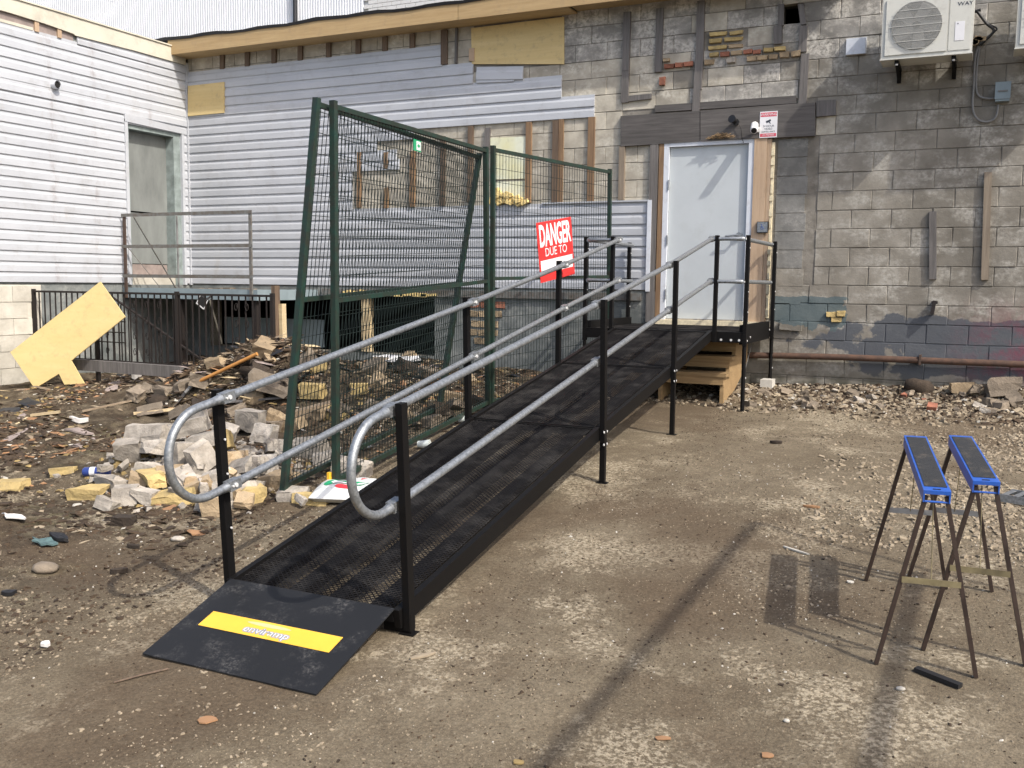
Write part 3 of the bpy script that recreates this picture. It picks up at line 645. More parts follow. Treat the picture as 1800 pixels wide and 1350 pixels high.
# ================================================================== WHITE METAL BUILDING BEHIND
FB = thing('corrugated_building', 'tall white corrugated metal building rising behind the roofs', 'building', (-8, 8.2, -1.2))
mb = MB(); x = -26.0; vs = []; pitch = .075; zb, zt = -1.2, 11
prof = []
while x < -2.35:
    prof += [(x, 8.0), (x+pitch*.45, 8.0), (x+pitch*.55, 8.028), (x+pitch*.9, 8.028)]; x += pitch
n = len(prof); vs = [(a, b, zb) for a, b in prof]+[(a, b, zt) for a, b in prof]
mb.add(vs, [(i, i+1, n+i+1, n+i) for i in range(n-1)]); part(mb, 'corrugated_wall', 'corrugated', FB)
mb = MB(); mb.box((-26, 8.05, -1.2), (12, 14, 11)); part(mb, 'body', 'white_brick', FB)
mb = MB()
for k in range(46):
    z = 5.0+k*.09
    for i in range(24):
        a = -2.3+i*.25+(.125 if k % 2 else 0); mb.box((a+.005, 8.0, z+.004), (a+.245, 8.049, z+.084))
part(mb, 'painted_bricks', 'white_brick', FB, kind='stuff')
mb = MB(); a = W(517, 10, 7.9); mb.tube([(a.x, 7.93, 3), (a.x, 7.93, 9)], .05, 10); part(mb, 'downpipe', 'roof_black', FB)
# ================================================================== RAMP
XR, XL = 8.35, 7.28; PYS = [-7.33, -4.70, -2.95, -1.53]
RZ = [-.53, -.085, .232, .52]                          # top rail height at each post pair
LZ = [-.985, -.49, -.16, .10]                          # lower rail
DZ = [-1.49, -.97, -.665, -.405]                    # deck
RP = thing('access_ramp', 'long black expanded-metal access ramp with grey tube handrails leading up to the door', 'ramp', (7.8, -5, g1(7.8, -5)))
def deckz(y): return float(np.interp(y, PYS, DZ))
def strands(mb, x0, x1, y0, y1, zf, lx=.034, ly=.0145, w=.0060):
    ny = int((y1-y0)/ly); nx = int((x1-x0)/lx); V = []; F = []
    for r in range(ny):
        ya, yb = y0+r*ly, y0+(r+1)*ly; za, zb_ = zf(ya), zf(yb)
        for k in range(nx*2):
            xa = x0+k*lx/2; xb = xa+lx/2
            p, q = ((ya, za), (yb, zb_)) if (k+r) % 2 == 0 else ((yb, zb_), (ya, za))
            o = len(V)
            V += [(xa, p[0]-w/2, p[1]-.0020), (xb, q[0]-w/2, q[1]-.0020), (xb, q[0]+w/2, q[1]+.0020), (xa, p[0]+w/2, p[1]+.0020)]
            F.append((o, o+1, o+2, o+3))
    mb.v += V; mb.f += F; mb.sm += [False]*len(F)
XI0, XI1 = XL+.046, XR-.046
for s in range(3):
    ya, yb = PYS[s]-(.05 if s == 0 else -.004), PYS[s+1]-.004
    zf = lambda y, ya=ya, yb=yb, s=s: DZ[s]+(DZ[s+1]-DZ[s])*(y-PYS[s])/(PYS[s+1]-PYS[s])
    mb = MB(); strands(mb, XI0+.002, XI1-.002, ya+.03, yb-.02, zf); D = part(mb, 'deck_mesh', 'deck_black', RP)
    for xx in (XL+.027, XR-.027):                      # side channels
        mb = MB(); a, b = Vector((xx, ya, zf(ya)-.032)), Vector((xx, yb, zf(yb)-.032)); mb.beam(a, b, .034, .095); part(mb, 'side_channel', 'black_steel', RP)
    for yy in (ya+.013, yb-.012):
        mb = MB(); mb.box((XI0, yy-.018, zf(yy)-.05), (XI1, yy+.018, zf(yy)+.004)); part(mb, 'end_bar', 'black_steel', RP)
    for q in range(4):
        xx = XI0+(XI1-XI0)*(q+.5)/4+.0; mb = MB(); mb.beam((xx, ya+.035, zf(ya+.035)-.034), (xx, yb-.035, zf(yb-.035)-.034), .085, .05); part(mb, 'bearer', 'black_steel', RP)
# entry plate
pz0, pz1 = DZ[0]+.012, g1(7.8, -8.0)+.012
A0, A1, B0_, B1_ = (XI0-.01, PYS[0]-.055, pz0), (XI1+.01, PYS[0]-.055, pz0), (XI1+.005, -7.985, pz1), (XI0-.005, -7.985, pz1)
mb = MB(); mb.prism([A0, A1, B0_, B1_], (0, 0, -.006)); PL = part(mb, 'entry_plate', 'plate_black', RP)
def onplate(u, v): 
    a = Vector(A0).lerp(Vector(A1), u); b = Vector(B1_).lerp(Vector(B0_), u); return a.lerp(b, v)
nrm = (Vector(A1)-Vector(A0)).cross(Vector(B1_)-Vector(A0)).normalized(); nrm = nrm if nrm.z > 0 else -nrm
sp0 = [onplate(.115, .42), onplate(.885, .42), onplate(.885, .60), onplate(.115, .60)]
mb = MB(); mb.prism([p+nrm*.001 for p in sp0], nrm*.0015); SP = part(mb, 'warning_strip', 'yellow_paint', PL)
right = (Vector(A1)-Vector(A0)).normalized(); upv = (Vector(A0)-Vector(B1_)).normalized()
Mx = face_m(onplate(.50, .535)+nrm*.003, right, upv)
text('enviramp', .062, 'print_grey', 'lettering_outline', PL, Mx, .0004, 1.15, .0045)
text('enviramp', .062, 'sign_white', 'lettering', PL, Mx @ Matrix.Translation((0, 0, .0009)), .0004, 1.15, -.0012)
mb = MB(); panel(mb, face_m(onplate(.48, .46)+nrm*.0028, right, upv), disc(0, 0, .13, .012, 18), .0004); part(mb, 'logo_swoosh', 'print_orange', PL)
# posts (perpendicular to their section), clamps, bolts
BOLT = {}
def bolt(parent, p, r=.007, d=(1, 0, 0)):
    mb = MB(); d = Vector(d); p = Vector(p); mb.tube([p, p+d*.006], r, 8); part(mb, 'bolt', 'bolt', parent)
def post(x, y, ztop, zbot, lean, side, deck, w=.05, dpt=.036, parent=None, below=None):
    mb = MB(); t = Vector((x, y-lean*(ztop-deck), ztop)); b = Vector((x, y, zbot)); mb.beam(b, t, w, dpt, (0, 1, 0) if False else (1, 0, 0)); P = part(mb, 'post', 'black_steel', parent)
    return P, t, b
inner = .045
tops = {}
for sx, X0 in (('L', XL), ('R', XR)):
    sgn = 1 if sx == 'L' else -1
    for i in range(4):
        y = PYS[i]; lean = (0.075, .05, .02, 0)[i]; gnd = g1(X0, y)
        zb_ = gnd if i < 3 else DZ[3]-.10
        if sx == 'L' and i in (1, 2): zb_ = DZ[i]-.1
        P, t, b = post(X0-sgn*.012, y, RZ[i]+.035, DZ[i]-.10, lean, sx, DZ[i], parent=RP)
        tops[(sx, i)] = t
        for fz in (.30, .62, .82): bolt(P, (X0+sgn*.014, y-lean*fz*.9, DZ[i]+fz*.9), .006, (sgn, 0, 0)) if i == 0 else None
        if i == 0 or i in (1, 2):
            mb = MB(); mb.box((X0-sgn*.012-.019, y-.019, gnd-.01), (X0-sgn*.012+.019, y+.019, DZ[i]-.02)); part(mb, 'leg', 'black_steel', RP)
            mb = MB(); fx = X0-sgn*.012; mb.box((fx-.04, y-.035, gnd-.008), (fx+.04, y+.035, gnd+.003)); part(mb, 'foot_plate', 'black_steel', RP)
            if sx == 'R' and i > 0:
                for q in (.0, .09):
                    for o in (-.03, .03): bolt(RP, (X0+.026, y+o, DZ[i]-.02-q), .009, (1, 0, 0))
                bolt(RP, (X0+.02, y, DZ[i]-.22), .010, (1, 0, 0))
mb = MB(); mb.box((XR-.12, PYS[0]-.02, g1(XR, PYS[0])+.004), (XR+.01, PYS[0]+.02, g1(XR, PYS[0])+.07)); part(mb, 'leg_bracket', 'black_steel', RP)
# handrails with end loop
def rail_pt(sx, i, zt):
    X0 = XL+inner if sx == 'L' else XR-inner; lean = (0.075, .05, .02, 0)[i]
    return Vector((X0, PYS[i]-lean*(zt-DZ[i]), zt))
RT = .0212
for sx in 'LR':
    T = [rail_pt(sx, i, RZ[i]) for i in range(4)]; Q = [rail_pt(sx, i, LZ[i]) for i in range(4)]
    d = (T[0]-T[1]).normalized(); e1 = T[0]+d*(.21 if sx == 'L' else .13); e2 = Q[0]+d*(.17 if sx == 'L' else .09); c = (e1+e2)/2; r = (e1-e2).length/2; upd = (e1-e2).normalized(); fwd = d-upd*d.dot(upd); fwd.normalize()
    loop = [T[0]+d*.02]+[c+upd*r*math.cos(math.pi*k/18)+fwd*r*1.0*math.sin(math.pi*k/18) for k in range(19)]+[Q[0]+d*.02]
    mb = MB(); mb.tube(loop, RT, 14); part(mb, 'rail_loop', 'galvanised', RP)
    for i in range(3):
        for a, b in ((T[i], T[i+1]), (Q[i], Q[i+1])):
            u = (b-a).normalized(); mb = MB(); mb.tube([a+u*.04, a+u*.10, b-u*.10, b-u*.04], [RT*1.12, RT, RT, RT*.95], 14); part(mb, 'handrail', 'galvanised', RP)
    for i in range(4):
        for p in (T[i], Q[i]):
            o = T[min(i+1, 3)]-T[max(i-1, 0)] if 0 < i < 3 else (T[1]-T[0] if i == 0 else T[3]-T[2]); u = o.normalized()
            sgn = 1 if sx == 'L' else -1
            mb = MB(); mb.tube([p-u*.085, p-u*.04], [RT*1.02, RT*1.25], 12); mb.tube([p+u*.04, p+u*.085], [RT*1.25, RT*1.02], 12); mb.beam(p-u*.042, p+u*.042, .047, .052); cl = part(mb, 'rail_joint', 'galvanised', RP)
            q = p+Vector((.0237 if sx == 'L' else .056, -.0, .0)); bolt(cl, q, .012, (1, 0, 0)); bolt(cl, q-u*.022, .006, (1, 0, 0)) if sx == 'L' else None
# landing
LX0, LX1, LY0, LY1 = 7.0, 8.62, -1.50, -.11; DK = -.405
mb = MB(); strands(mb, LX0+.03, LX1-.03, LY0+.03, LY1-.03, lambda y: DK); part(mb, 'deck_mesh', 'deck_black', RP)
mb = MB(); mb.box((LX0+.03, LY0+.03, DK-.06), (LX1-.03, LY1-.03, DK-.02)); part(mb, 'landing_tray', 'black_steel', RP)
for a, b in (((LX0-.02, LY0-.02, DK-.10), (LX1+.02, LY0+.02, DK+.005)), ((LX0-.02, LY1-.02, DK-.10), (LX1+.02, LY1+.02, DK+.005)), ((LX0-.02, LY0+.021, DK-.10), (LX0+.02, LY1-.021, DK+.08)), ((LX1-.02, LY0+.021, DK-.12), (LX1+.02, LY1-.021, DK+.075))):
    mb = MB(); mb.box(a, b); part(mb, 'landing_edge', 'black_steel', RP)
for x in (8.43, 8.53, 8.61): bolt(RP, (x, LY0-.021, DK-.075), .012, (0, -1, 0))
bolt(RP, (LX1+.021, LY0+.2, DK-.09), .010); bolt(RP, (LX1+.021, LY1-.03, DK-.02), .010); bolt(RP, (LX1+.021, LY0+.35, DK-.06), .010)
for x, y in ((LX0, LY0), (LX0, LY1+.02), (LX1, LY0), (LX1, LY1+.02)):
    mb = MB(); s_ = -1 if x == LX0 else 1
    xo = x+s_*.04
    mb.box((xo-.018, y-.025, DK-.13), (xo+.018, y+.025, .555)); P = part(mb, 'post', 'black_steel', RP)
    for z in (.43, .0, -.2): bolt(P, (xo+(.019), y, z), .007, (1, 0, 0))
    gn = g1(xo, y); mb = MB(); mb.tube([(xo, y, gn), (xo, y, DK-.10)], .021, 8); part(mb, 'leg', 'black_steel', RP); bolt(RP, (xo+.02, y, DK-.45), .009)
    mb = MB(); mb.box((xo-.06, y-.05, gn-.004), (xo+.06, y+.05, gn+.006)); part(mb, 'foot_plate', 'black_steel', RP)
for s_, X0, XP in ((-1, LX0, XL+inner), (1, LX1, XR-inner)):
    xi = X0+(.0 if s_ > 0 else -.0)
    for z in (.52, .10):
        mb = MB(); mb.tube([(XP, PYS[3]-.0, z), (XP+s_*.05, PYS[3]-.0, z), ((XP+xi)/2, LY0-.03, z), (xi-s_*.02, LY0-.03, z), (xi, LY0-.01, z)], [RT*1.2, RT*.95, RT*.85, RT, RT*1.25], 12); part(mb, 'handrail', 'galvanised', RP)
        mb = MB(); mb.tube([(xi, LY0-.03, z), (xi, LY0+.06, z), (xi, LY1-.04, z), (xi, LY1+.0, z), (xi+s_*.03, LY1+.02, z)], [RT*1.25, RT, RT, RT*1.1, RT], 12); h = part(mb, 'handrail', 'galvanised', RP)
        bolt(h, (xi+.025, LY0-.02, z), .010, (.6, -.8, 0))
# white block under the back leg
mb = MB(); gb = g1(8.66, -.12); solo(mb.box((8.60, -.33, gb-.02), (8.73, -.15, gb+.09)), 'concrete_pad', 'concrete_white', 'small white concrete block beneath the back leg of the landing', 'block', (8.66, -.24, gb))
# ================================================================== WOODEN STEPS
ST = thing('wooden_steps', 'old weathered wooden steps half hidden under the black landing', 'steps', (7.95, -.9, -1.15))
SX0, SX1 = 7.15, 8.40; st = [(-1.25, W(1270, 657, -1.25).z), (-.99, W(1280, 627, -.99).z), (-.73, W(1288, 599, -.73).z)]
for y, z in st:
    mb = MB(); mb.box((SX0, y, z-.038), (SX1+.03, y+.135, z)); part(mb, 'tread', 'wood_step', ST)
    mb = MB(); mb.box((SX0, y+.142, z-.038), (SX1+.03, y+.27, z-.001)); part(mb, 'tread', 'wood_step', ST)
    mb = MB(); mb.box((SX0, y+.012, z-.12), (SX1, y+.036, z-.039)); part(mb, 'riser', 'wood_step', ST)
for x in (SX1-.04, 7.7, SX0+.02):
    y0, z0 = st[0]; zz = g1(x, -1.1); P = []
    for y, z in st: P += [(x, y+.04, z-.039), (x, y+.27, z-.039)]
    P += [(x, -.1, st[2][1]-.039), (x, -.1, st[2][1]-.3), (x, y0+.30, zz-.02), (x, y0+.04, zz-.02)]
    mb = MB(); mb.prism(P, (.038, 0, 0)); part(mb, 'stringer', 'wood_step', ST)
# ================================================================== SAWHORSES
def sawhorse(label, fA, fB, fC, fD, h=.80):
    # feet: front-left, front-right, back-left, back-right
    F = [Vector((*p, g1(*p))) for p in (fA, fB, fC, fD)]
    cf = (F[0]+F[1])/2; cb = (F[2]+F[3])/2; ax = (cb-cf).normalized(); rt = Vector((ax.y, -ax.x, 0)).normalized(); up = rt.cross(ax)
    t0 = cf+up*h+ax*.02; t1 = cb+up*h-ax*.0
    o = thing('sawhorse', label, 'sawhorse', tuple((cf+cb)/2), 'folding sawhorses')
    mb = MB(); R = Matrix((rt, ax, up)).transposed(); c = (t0+t1)/2; ln = (t1-t0).length
    mb.obox(c-up*.009, .106, ln, .016, R); body = part(mb, 'top_rail', 'blue_plastic', o)
    for s_ in (-1, 1):
        mb = MB(); mb.obox(c+rt*s_*.050-up*.035, .006, ln-.002, .036, R); part(mb, 'side_flange', 'blue_plastic', o)
    mb = MB(); mb.obox(c+ax*.01, .088, ln-.09, .003, R); part(mb, 'grip_mat', 'grip_black', body)
    mb = MB(); mb.obox(t0+ax*.02+up*.0005, .03, .008, .002, R); part(mb, 'slot', 'black_plastic', body)
    for t, s_ in ((t0, 1), (t1, -1)):
        mb = MB(); mb.tube([t+rt*.045-up*.052+ax*s_*.01, t-rt*.045-up*.052+ax*s_*.01], .005, 6); part(mb, 'end_rod', 'blue_plastic', o)
    for f, t, s_ in ((F[0], t0+ax*.02, -1), (F[1], t0+ax*.02, 1), (F[2], t1-ax*.05, -1), (F[3], t1-ax*.05, 1)):
        mb = MB(); mb.beam(f+Vector((0, 0, .004)), t+rt*s_*.040-up*.03, .020, .017, tuple(rt)); part(mb, 'leg', 'leg_brown', o)
    for (a, b), t, mt in (((F[0], F[1]), t0, 'brace_brass'), ((F[2], F[3]), t1, 'brace_zinc')):
        k = .52; p, q = a.lerp(t-rt*.04-up*.03, k), b.lerp(t+rt*.04-up*.03, k)
        mb = MB(); mb.beam(p, q, .004, .026); part(mb, 'spreader', mt, o)
        m_ = (p+q)/2; mb = MB(); mb.tube([m_, c-up*.05+(t-c)*.75], .0022, 6); part(mb, 'stay', 'brace_brass', o)
    return o
sawhorse('blue-topped folding sawhorse with black grip, the one closer to the ramp', (10.407, -6.794), (10.80, -6.772), (10.27, -5.866), (10.655, -5.852))
sawhorse('blue-topped folding sawhorse with black grip, the one beside the metal grating', (10.585, -6.585), (10.99, -6.60), (10.47, -5.77), (10.865, -5.82))
# ================================================================== GREEN FENCE PANELS
def fence_panel(label, a, b, top_a, top_b, mid=.50, extra=None):
    """a,b foot points (near, far); top_a/top_b the post tops"""
    a, b, ta, tb = map(Vector, (a, b, top_a, top_b)); o = thing('wire_fence', label, 'wire fence', tuple(a), 'green wire construction fence panels')
    r = .021
    for p, q in ((a, ta), (b, tb)):
        mb = MB(); mb.beam(p, q, .042, .042, (1, 0, 0)); part(mb, 'post', 'fence_green', o)
    for f, w in ((.985, .034), (mid, .034), (.035, .034)):
        mb = MB(); mb.beam(a.lerp(ta, f), b.lerp(tb, f), w, w); part(mb, 'rail', 'fence_green', o)
    ln = (b-a).length; nv = int(ln/.05); mb = MB()
    off = (b-a).normalized().cross((ta-a).normalized())*.006
    def wire(p, q, w=.0056):
        d = (q-p).normalized(); s1 = d.orthogonal().normalized()*w/2; s2 = d.cross(s1).normalized()*w/2
        k = len(mb.v); mb.v += [tuple(p+s1), tuple(p+s2), tuple(p-s1), tuple(p-s2), tuple(q+s1), tuple(q+s2), tuple(q-s1), tuple(q-s2)]
        for i in range(4): mb.f.append((k+i, k+(i+1) % 4, k+4+(i+1) % 4, k+4+i)); mb.sm.append(False)
    for i in range(1, nv):
        t = i/nv; lo, hi = a.lerp(b, t), ta.lerp(tb, t); wire(lo.lerp(hi, .035)+off, lo.lerp(hi, .985)+off)
    nh = 19
    for i in range(nh):
        f = .05+.92*i/(nh-1); wire(a.lerp(ta, f)-off, b.lerp(tb, f)-off)
    part(mb, 'wire_mesh', 'fence_wire', o); return o
def gp(x, y, d=.0): return (x, y, g1(x, y)+d)
FA0 = gp(6.405, -5.835); FA1 = gp(6.06, -3.06)
tA0 = at(557, 172, 0, 6.585); tA1 = at(843, 270, 0, 6.27)
fence_panel('green wire fence panel leaning over, its feet set nearer the brick pile', FA0, FA1, tA0, tA1, .505)
FB0 = gp(6.655, -5.555); FB1 = gp(6.345, -2.55); tB0 = at(586, 177, 0, 6.64); tB1 = at(854, 258, 0, 6.33)
PB = fence_panel('upright green wire fence panel propping the leaning one, a green tag wired to it', FB0, FB1, tB0, tB1, .50)
FC0 = gp(6.36, -2.50); FC1 = gp(6.80, -.30); tC0 = at(867, 256, 0, 6.36); tC1 = at(1072, 297, 0, 6.80)
PC = fence_panel('green wire fence panel carrying the red danger sign', FC0, FC1, tC0, tC1, .505)
# bits of rust on posts handled by material; small green tag
a = Vector(tB0).lerp(Vector(tB1), .49)
a = at(733, 256, 0, a.x+.02); d = (Vector(tB1)-Vector(tB0)); d.z = 0; d.normalize()
TG = thing('fence_tag', 'small green and white tag wired near the top of the upright fence panel', 'tag', tuple(a)); Mx = face_m(a, d, (0, 0, 1))
mb = MB(); panel(mb, Mx, rect(-.07, -.045, .07, .045), .004); part(mb, 'plate', 'print_green', TG)
mb = MB(); panel(mb, Mx @ Matrix.Translation((0, 0, .0045)), rect(-.02, -.035, .06, .035), .001); part(mb, 'label_field', 'sign_white', TG)
mb = MB(); panel(mb, Mx @ Matrix.Translation((.02, 0, .006)), disc(0, .0, .025, .014, 12), .001); part(mb, 'emblem', 'print_green', TG)
# danger sign
d = Vector(FC1)-Vector(FC0); d.z = 0; d.normalize(); n = Vector((d.y, -d.x, 0))
def onC(px, py):
    r = ray(px, py); q = Vector(FC0)+n*.03; t = ((q-CO).dot(n))/r.dot(n); return CO+r*t
p00, p10, p11, p01 = onC(949, 497), onC(1005, 483), onC(1008, 380), onC(943, 393)
cx_ = (p00+p10+p11+p01)/4; w_ = ((p10-p00).length+(p11-p01).length)/2; h_ = ((p01-p00).length+(p11-p10).length)/2
upS = ((p01-p00)+(p11-p10)).normalized(); rtS = ((p10-p00)+(p11-p01)).normalized(); upS = (upS-rtS*upS.dot(rtS)).normalized()
DS = thing('danger_sign', 'red and white DANGER DUE TO sign tied to the green fence', 'sign', tuple(cx_)); Mx = face_m(cx_, rtS, upS)
mb = MB(); panel(mb, Mx, rect(-w_/2, -h_/2, w_/2, h_/2), .004); BD = part(mb, 'sign_board', 'sign_red', DS)
mb = MB(); panel(mb, Mx @ Matrix.Translation((0, 0, .0045)), rect(-w_*.46, -h_*.36, w_*.46, -h_*.14), .001); part(mb, 'blank_field', 'sign_white', BD)
text('DANGER', h_*.50, 'sign_white', 'lettering', BD, Mx @ Matrix.Translation((0, h_*.25, .005)), .0006, w_*.90/(h_*.50*4.05), .010)
text('DUE TO', h_*.20, 'sign_white', 'lettering', BD, Mx @ Matrix.Translation((0, -h_*.02, .005)), .0006, w_*.62/(h_*.20*3.55))
# ================================================================== THINGS FIXED ON THE BLOCK WALL
def ac_unit(label, x0, x1, z0, z1, lettering=True):
    y0, y1 = -.47, -.14; o = thing('air_conditioner', label, 'air conditioner', ((x0+x1)/2, -.3, z0), 'outdoor air conditioner units')
    bm = MB(); bm.box((x0, y0, z0), (x1, y1, z1)); part(bm, 'casing', 'ac_white', o)
    bm = MB(); bm.box((x0-.008, y0-.01, z0-.012), (x1+.008, y1+.005, z0-.0005)); part(bm, 'base_pan', 'ac_white', o)
    cx, cz, R = x0+.32, z0+.30, .235
    Mx = face_m((cx, y0-.001, cz), (1, 0, 0), (0, 0, 1))
    bm = MB(); panel(bm, Mx, rect(-.285, -.27, .285, .27), .012); part(bm, 'grille_panel', 'ac_white', o)
    bm = MB(); panel(bm, Mx @ Matrix.Translation((0, 0, .0125)), disc(0, 0, R, R, 40), .002); part(bm, 'fan_opening', 'ac_dark', o)
    bm = MB()
    for k in range(5): panel(bm, Mx @ Matrix.Translation((0, 0, .015)) @ Matrix.Rotation(k*2*math.pi/5, 4, 'Z'), [(.03, -.03), (.20, -.10), (.225, .02), (.05, .05)], .002)
    part(bm, 'fan_blades', 'conduit', o)
    bm = MB(); y = y0-.026
    for i in range(61):
        xx = -R+2*R*i/60; hh = math.sqrt(max(R*R-xx*xx, 0)); xw = cx+xx
        if hh > .01: bm.box((xw-.0012, y-.001, cz-hh), (xw+.0012, y+.001, cz+hh))
    for i in range(-3, 4):
        zz = i*.075; hh = math.sqrt(R*R-zz*zz)+.02; bm.box((cx-hh, y-.004, cz+zz-.002), (cx+hh, y-.0012, cz+zz+.002))
    part(bm, 'fan_guard', 'ac_wire', o)
    bm = MB(); bm.box((x0+.62, y0-.006, z0+.03), (x1-.02, y0-.0005, z1-.02)); part(bm, 'service_cover', 'ac_white', o)
    bm = MB(); bm.box((x0+.675, y0-.009, z0+.12), (x0+.76, y0-.0065, z0+.30)); part(bm, 'data_sticker', 'sign_white', o)
    if lettering:
        bm = MB(); bm.prism([(x0+.69, y0-.0095, z0+.275), (x0+.705, y0-.0095, z0+.275), (x0+.6975, y0-.0095, z0+.29)], (0, -.0006, 0)); part(bm, 'warning_mark', 'print_dark', o)
        text('WAY', .052, 'print_dark', 'lettering', o, face_m((x0+.755, y0-.0075, z0+.465), (1, 0, 0), (0, 0, 1)), .0005, 1.15)
    for xx in (x0+.15, x1-.16):
        bm = MB(); bm.box((xx-.02, y0+.03, z0-.045), (xx+.02, .0, z0-.0125)); bm.box((xx-.02, -.03, z0-.16), (xx+.02, .0, z0-.046)); bm.beam((xx, y0+.12, z0-.05), (xx, -.02, z0-.15), .03, .012); part(bm, 'bracket', 'black_steel', o)
        bm = MB(); bm.tube([(xx, y0+.05, z0-.012), (xx, y0+.05, z0-.06)], .014, 8); part(bm, 'rubber_foot', 'white_paint', o)
    return o
zb_ = W(1628, 98, -.47).z
ac_unit('white outdoor air conditioner with a white data sticker, beside the square vent cover', W(1548, 103, -.47).x, W(1708, 93, -.47).x, zb_, zb_+.62)
x0 = W(1785, 80, -.47).x; ac_unit('second white air conditioner past the hanging black cables', x0, x0+.83, W(1786, 84, -.47).z, W(1786, 84, -.47).z+.62, False)
a, b = W(1487, 98), W(1524, 66); VC = thing('vent_cover', 'small square white vent cover on the blocks', 'vent cover', (a.x, 0, a.z)); mb = MB(); mb.box((a.x, -.025, a.z+.005), (b.x, .02, b.z)); part(mb, 'flange', 'frame_white', VC)
mb = MB(); mb.prism([(a.x+.006, -.026, a.z+.002), (b.x-.006, -.026, a.z+.002), (b.x-.006, -.026, b.z-.006), (a.x+.006, -.026, b.z-.006)], (0, -.035, -.006)); part(mb, 'hood', 'frame_white', VC)
a, b = W(1749, 181), W(1776, 147); SB = thing('switch_box', 'small grey electrical switch box with conduits', 'switch box', (a.x, 0, a.z)); mb = MB(); mb.box((a.x, -.09, a.z), (b.x, .02, b.z)); part(mb, 'box', 'grey_box', SB)
mb = MB(); mb.box((a.x-.006, -.1, a.z+.02), (b.x+.006, -.0905, b.z+.006)); part(mb, 'cover', 'grey_box', SB)
mb = MB(); mb.box((a.x+.02, -.108, a.z+.09), (b.x-.02, -.1005, a.z+.105)); part(mb, 'handle', 'conduit', SB)
def wallpath(pts, y): return [Vector((p.x, y, p.z)) for p in (W(*q) for q in pts)]
def smooth(pts, n=4):
    out = []
    for i in range(len(pts)-1):
        p0, p1, p2, p3 = pts[max(i-1, 0)], pts[i], pts[i+1], pts[min(i+2, len(pts)-1)]
        for k in range(n):
            t = k/n; out.append(.5*((2*p1)+(p2-p0)*t+(2*p0-5*p1+4*p2-p3)*t*t+(3*p1-p0-3*p2+p3)*t**3))
    return out+[pts[-1]]
mb = MB(); mb.tube(smooth(wallpath([(1720, 82), (1714, 105), (1712, 150), (1710, 190), (1718, 210), (1735, 215), (1750, 207), (1755, 185)], -.03)), .011, 8)
solo(mb, 'conduit', 'conduit', 'grey flexible conduit looping up into the bottom of the switch box', 'conduit', tuple(W(1710, 190)))
mb = MB(); mb.tube(smooth(wallpath([(1722, 84), (1718, 110), (1716, 155), (1722, 170), (1735, 174), (1749, 174)], -.025)), .010, 8)
solo(mb, 'conduit', 'conduit', 'grey conduit bending into the side of the switch box', 'conduit', tuple(W(1716, 150)))
mb = MB(); mb.tube(smooth(wallpath([(1716, 20), (1722, 28), (1735, 45), (1747, 56), (1735, 70), (1722, 80)], -.06)), .014, 8); mb.tube(smooth(wallpath([(1710, 24), (1724, 20)], -.06)), .016, 8); mb.tube(smooth(wallpath([(1720, 24), (1738, 44), (1752, 52), (1744, 62), (1724, 82)], -.05)), .008, 8)
solo(mb, 'cable_bundle', 'cable_black', 'black cable bundle sagging between the two air conditioners', 'cable', tuple(W(1745, 56)))
mb = MB(); c_ = W(1715, 72)
for i in range(7): mb.obox((c_.x+random.uniform(-.04, .07), -.05, c_.z+random.uniform(-.05, .05)), random.uniform(.05, .1), .05, random.uniform(.03, .05), Matrix.Rotation(random.uniform(-1, 1), 3, 'Y'))
solo(mb, 'foam_plug', 'brick_tan', 'crumbling plug where cables enter the wall', 'plug', tuple(c_))
# surveillance sign
p = [W(1338, 243), W(1367, 241), W(1367, 197), W(1338, 199)]; c_ = (p[0]+p[2])/2; w_ = .192; h_ = .285
WS = thing('warning_sign', 'red and white WARNING video surveillance sign above the door corner', 'sign', (c_.x, -.055, c_.z)); Mx = face_m((c_.x, -.0505, c_.z), (1, 0, 0), (0, 0, 1))
mb = MB(); panel(mb, Mx, rect(-w_/2, -h_/2, w_/2, h_/2), .003); PB_ = part(mb, 'sign_board', 'sign_white', WS)
T_ = lambda x, y, z: Mx @ Matrix.Translation((x, y, z))
mb = MB(); panel(mb, T_(0, 0, .0032), rect(-w_*.46, h_*.30, w_*.46, h_*.46), .0006); part(mb, 'red_band', 'sign_pink', PB_)
mb = MB(); panel(mb, T_(0, 0, .0032), rect(-w_*.46, -h_*.46, w_*.46, -h_*.34), .0006); part(mb, 'red_band', 'sign_pink', PB_)
text('WARNING', .040, 'sign_white', 'lettering', PB_, T_(0, h_*.38, .0045), .0003, .92)
text('24 HOUR', .030, 'print_dark', 'lettering', PB_, T_(0, -h_*.06, .0035), .0003, 1.0); text('VIDEO', .030, 'print_dark', 'lettering', PB_, T_(0, -h_*.17, .0035), .0003, 1.0); text('SURVEILLANCE', .024, 'print_dark', 'lettering', PB_, T_(0, -h_*.275, .0035), .0003, .90)
text('ON PREMISES', .024, 'sign_white', 'lettering', PB_, T_(0, -h_*.40, .0045), .0003, .90)
mb = MB(); panel(mb, T_(.0, h_*.13, .0035), [(-.03, .0), (.02, .02), (.028, .0), (-.02, -.022)], .0004); panel(mb, T_(.0, h_*.13, .0035), [(.0, -.012), (.02, -.03), (.026, -.028), (.012, -.008)], .0004); part(mb, 'camera_symbol', 'print_dark', PB_)
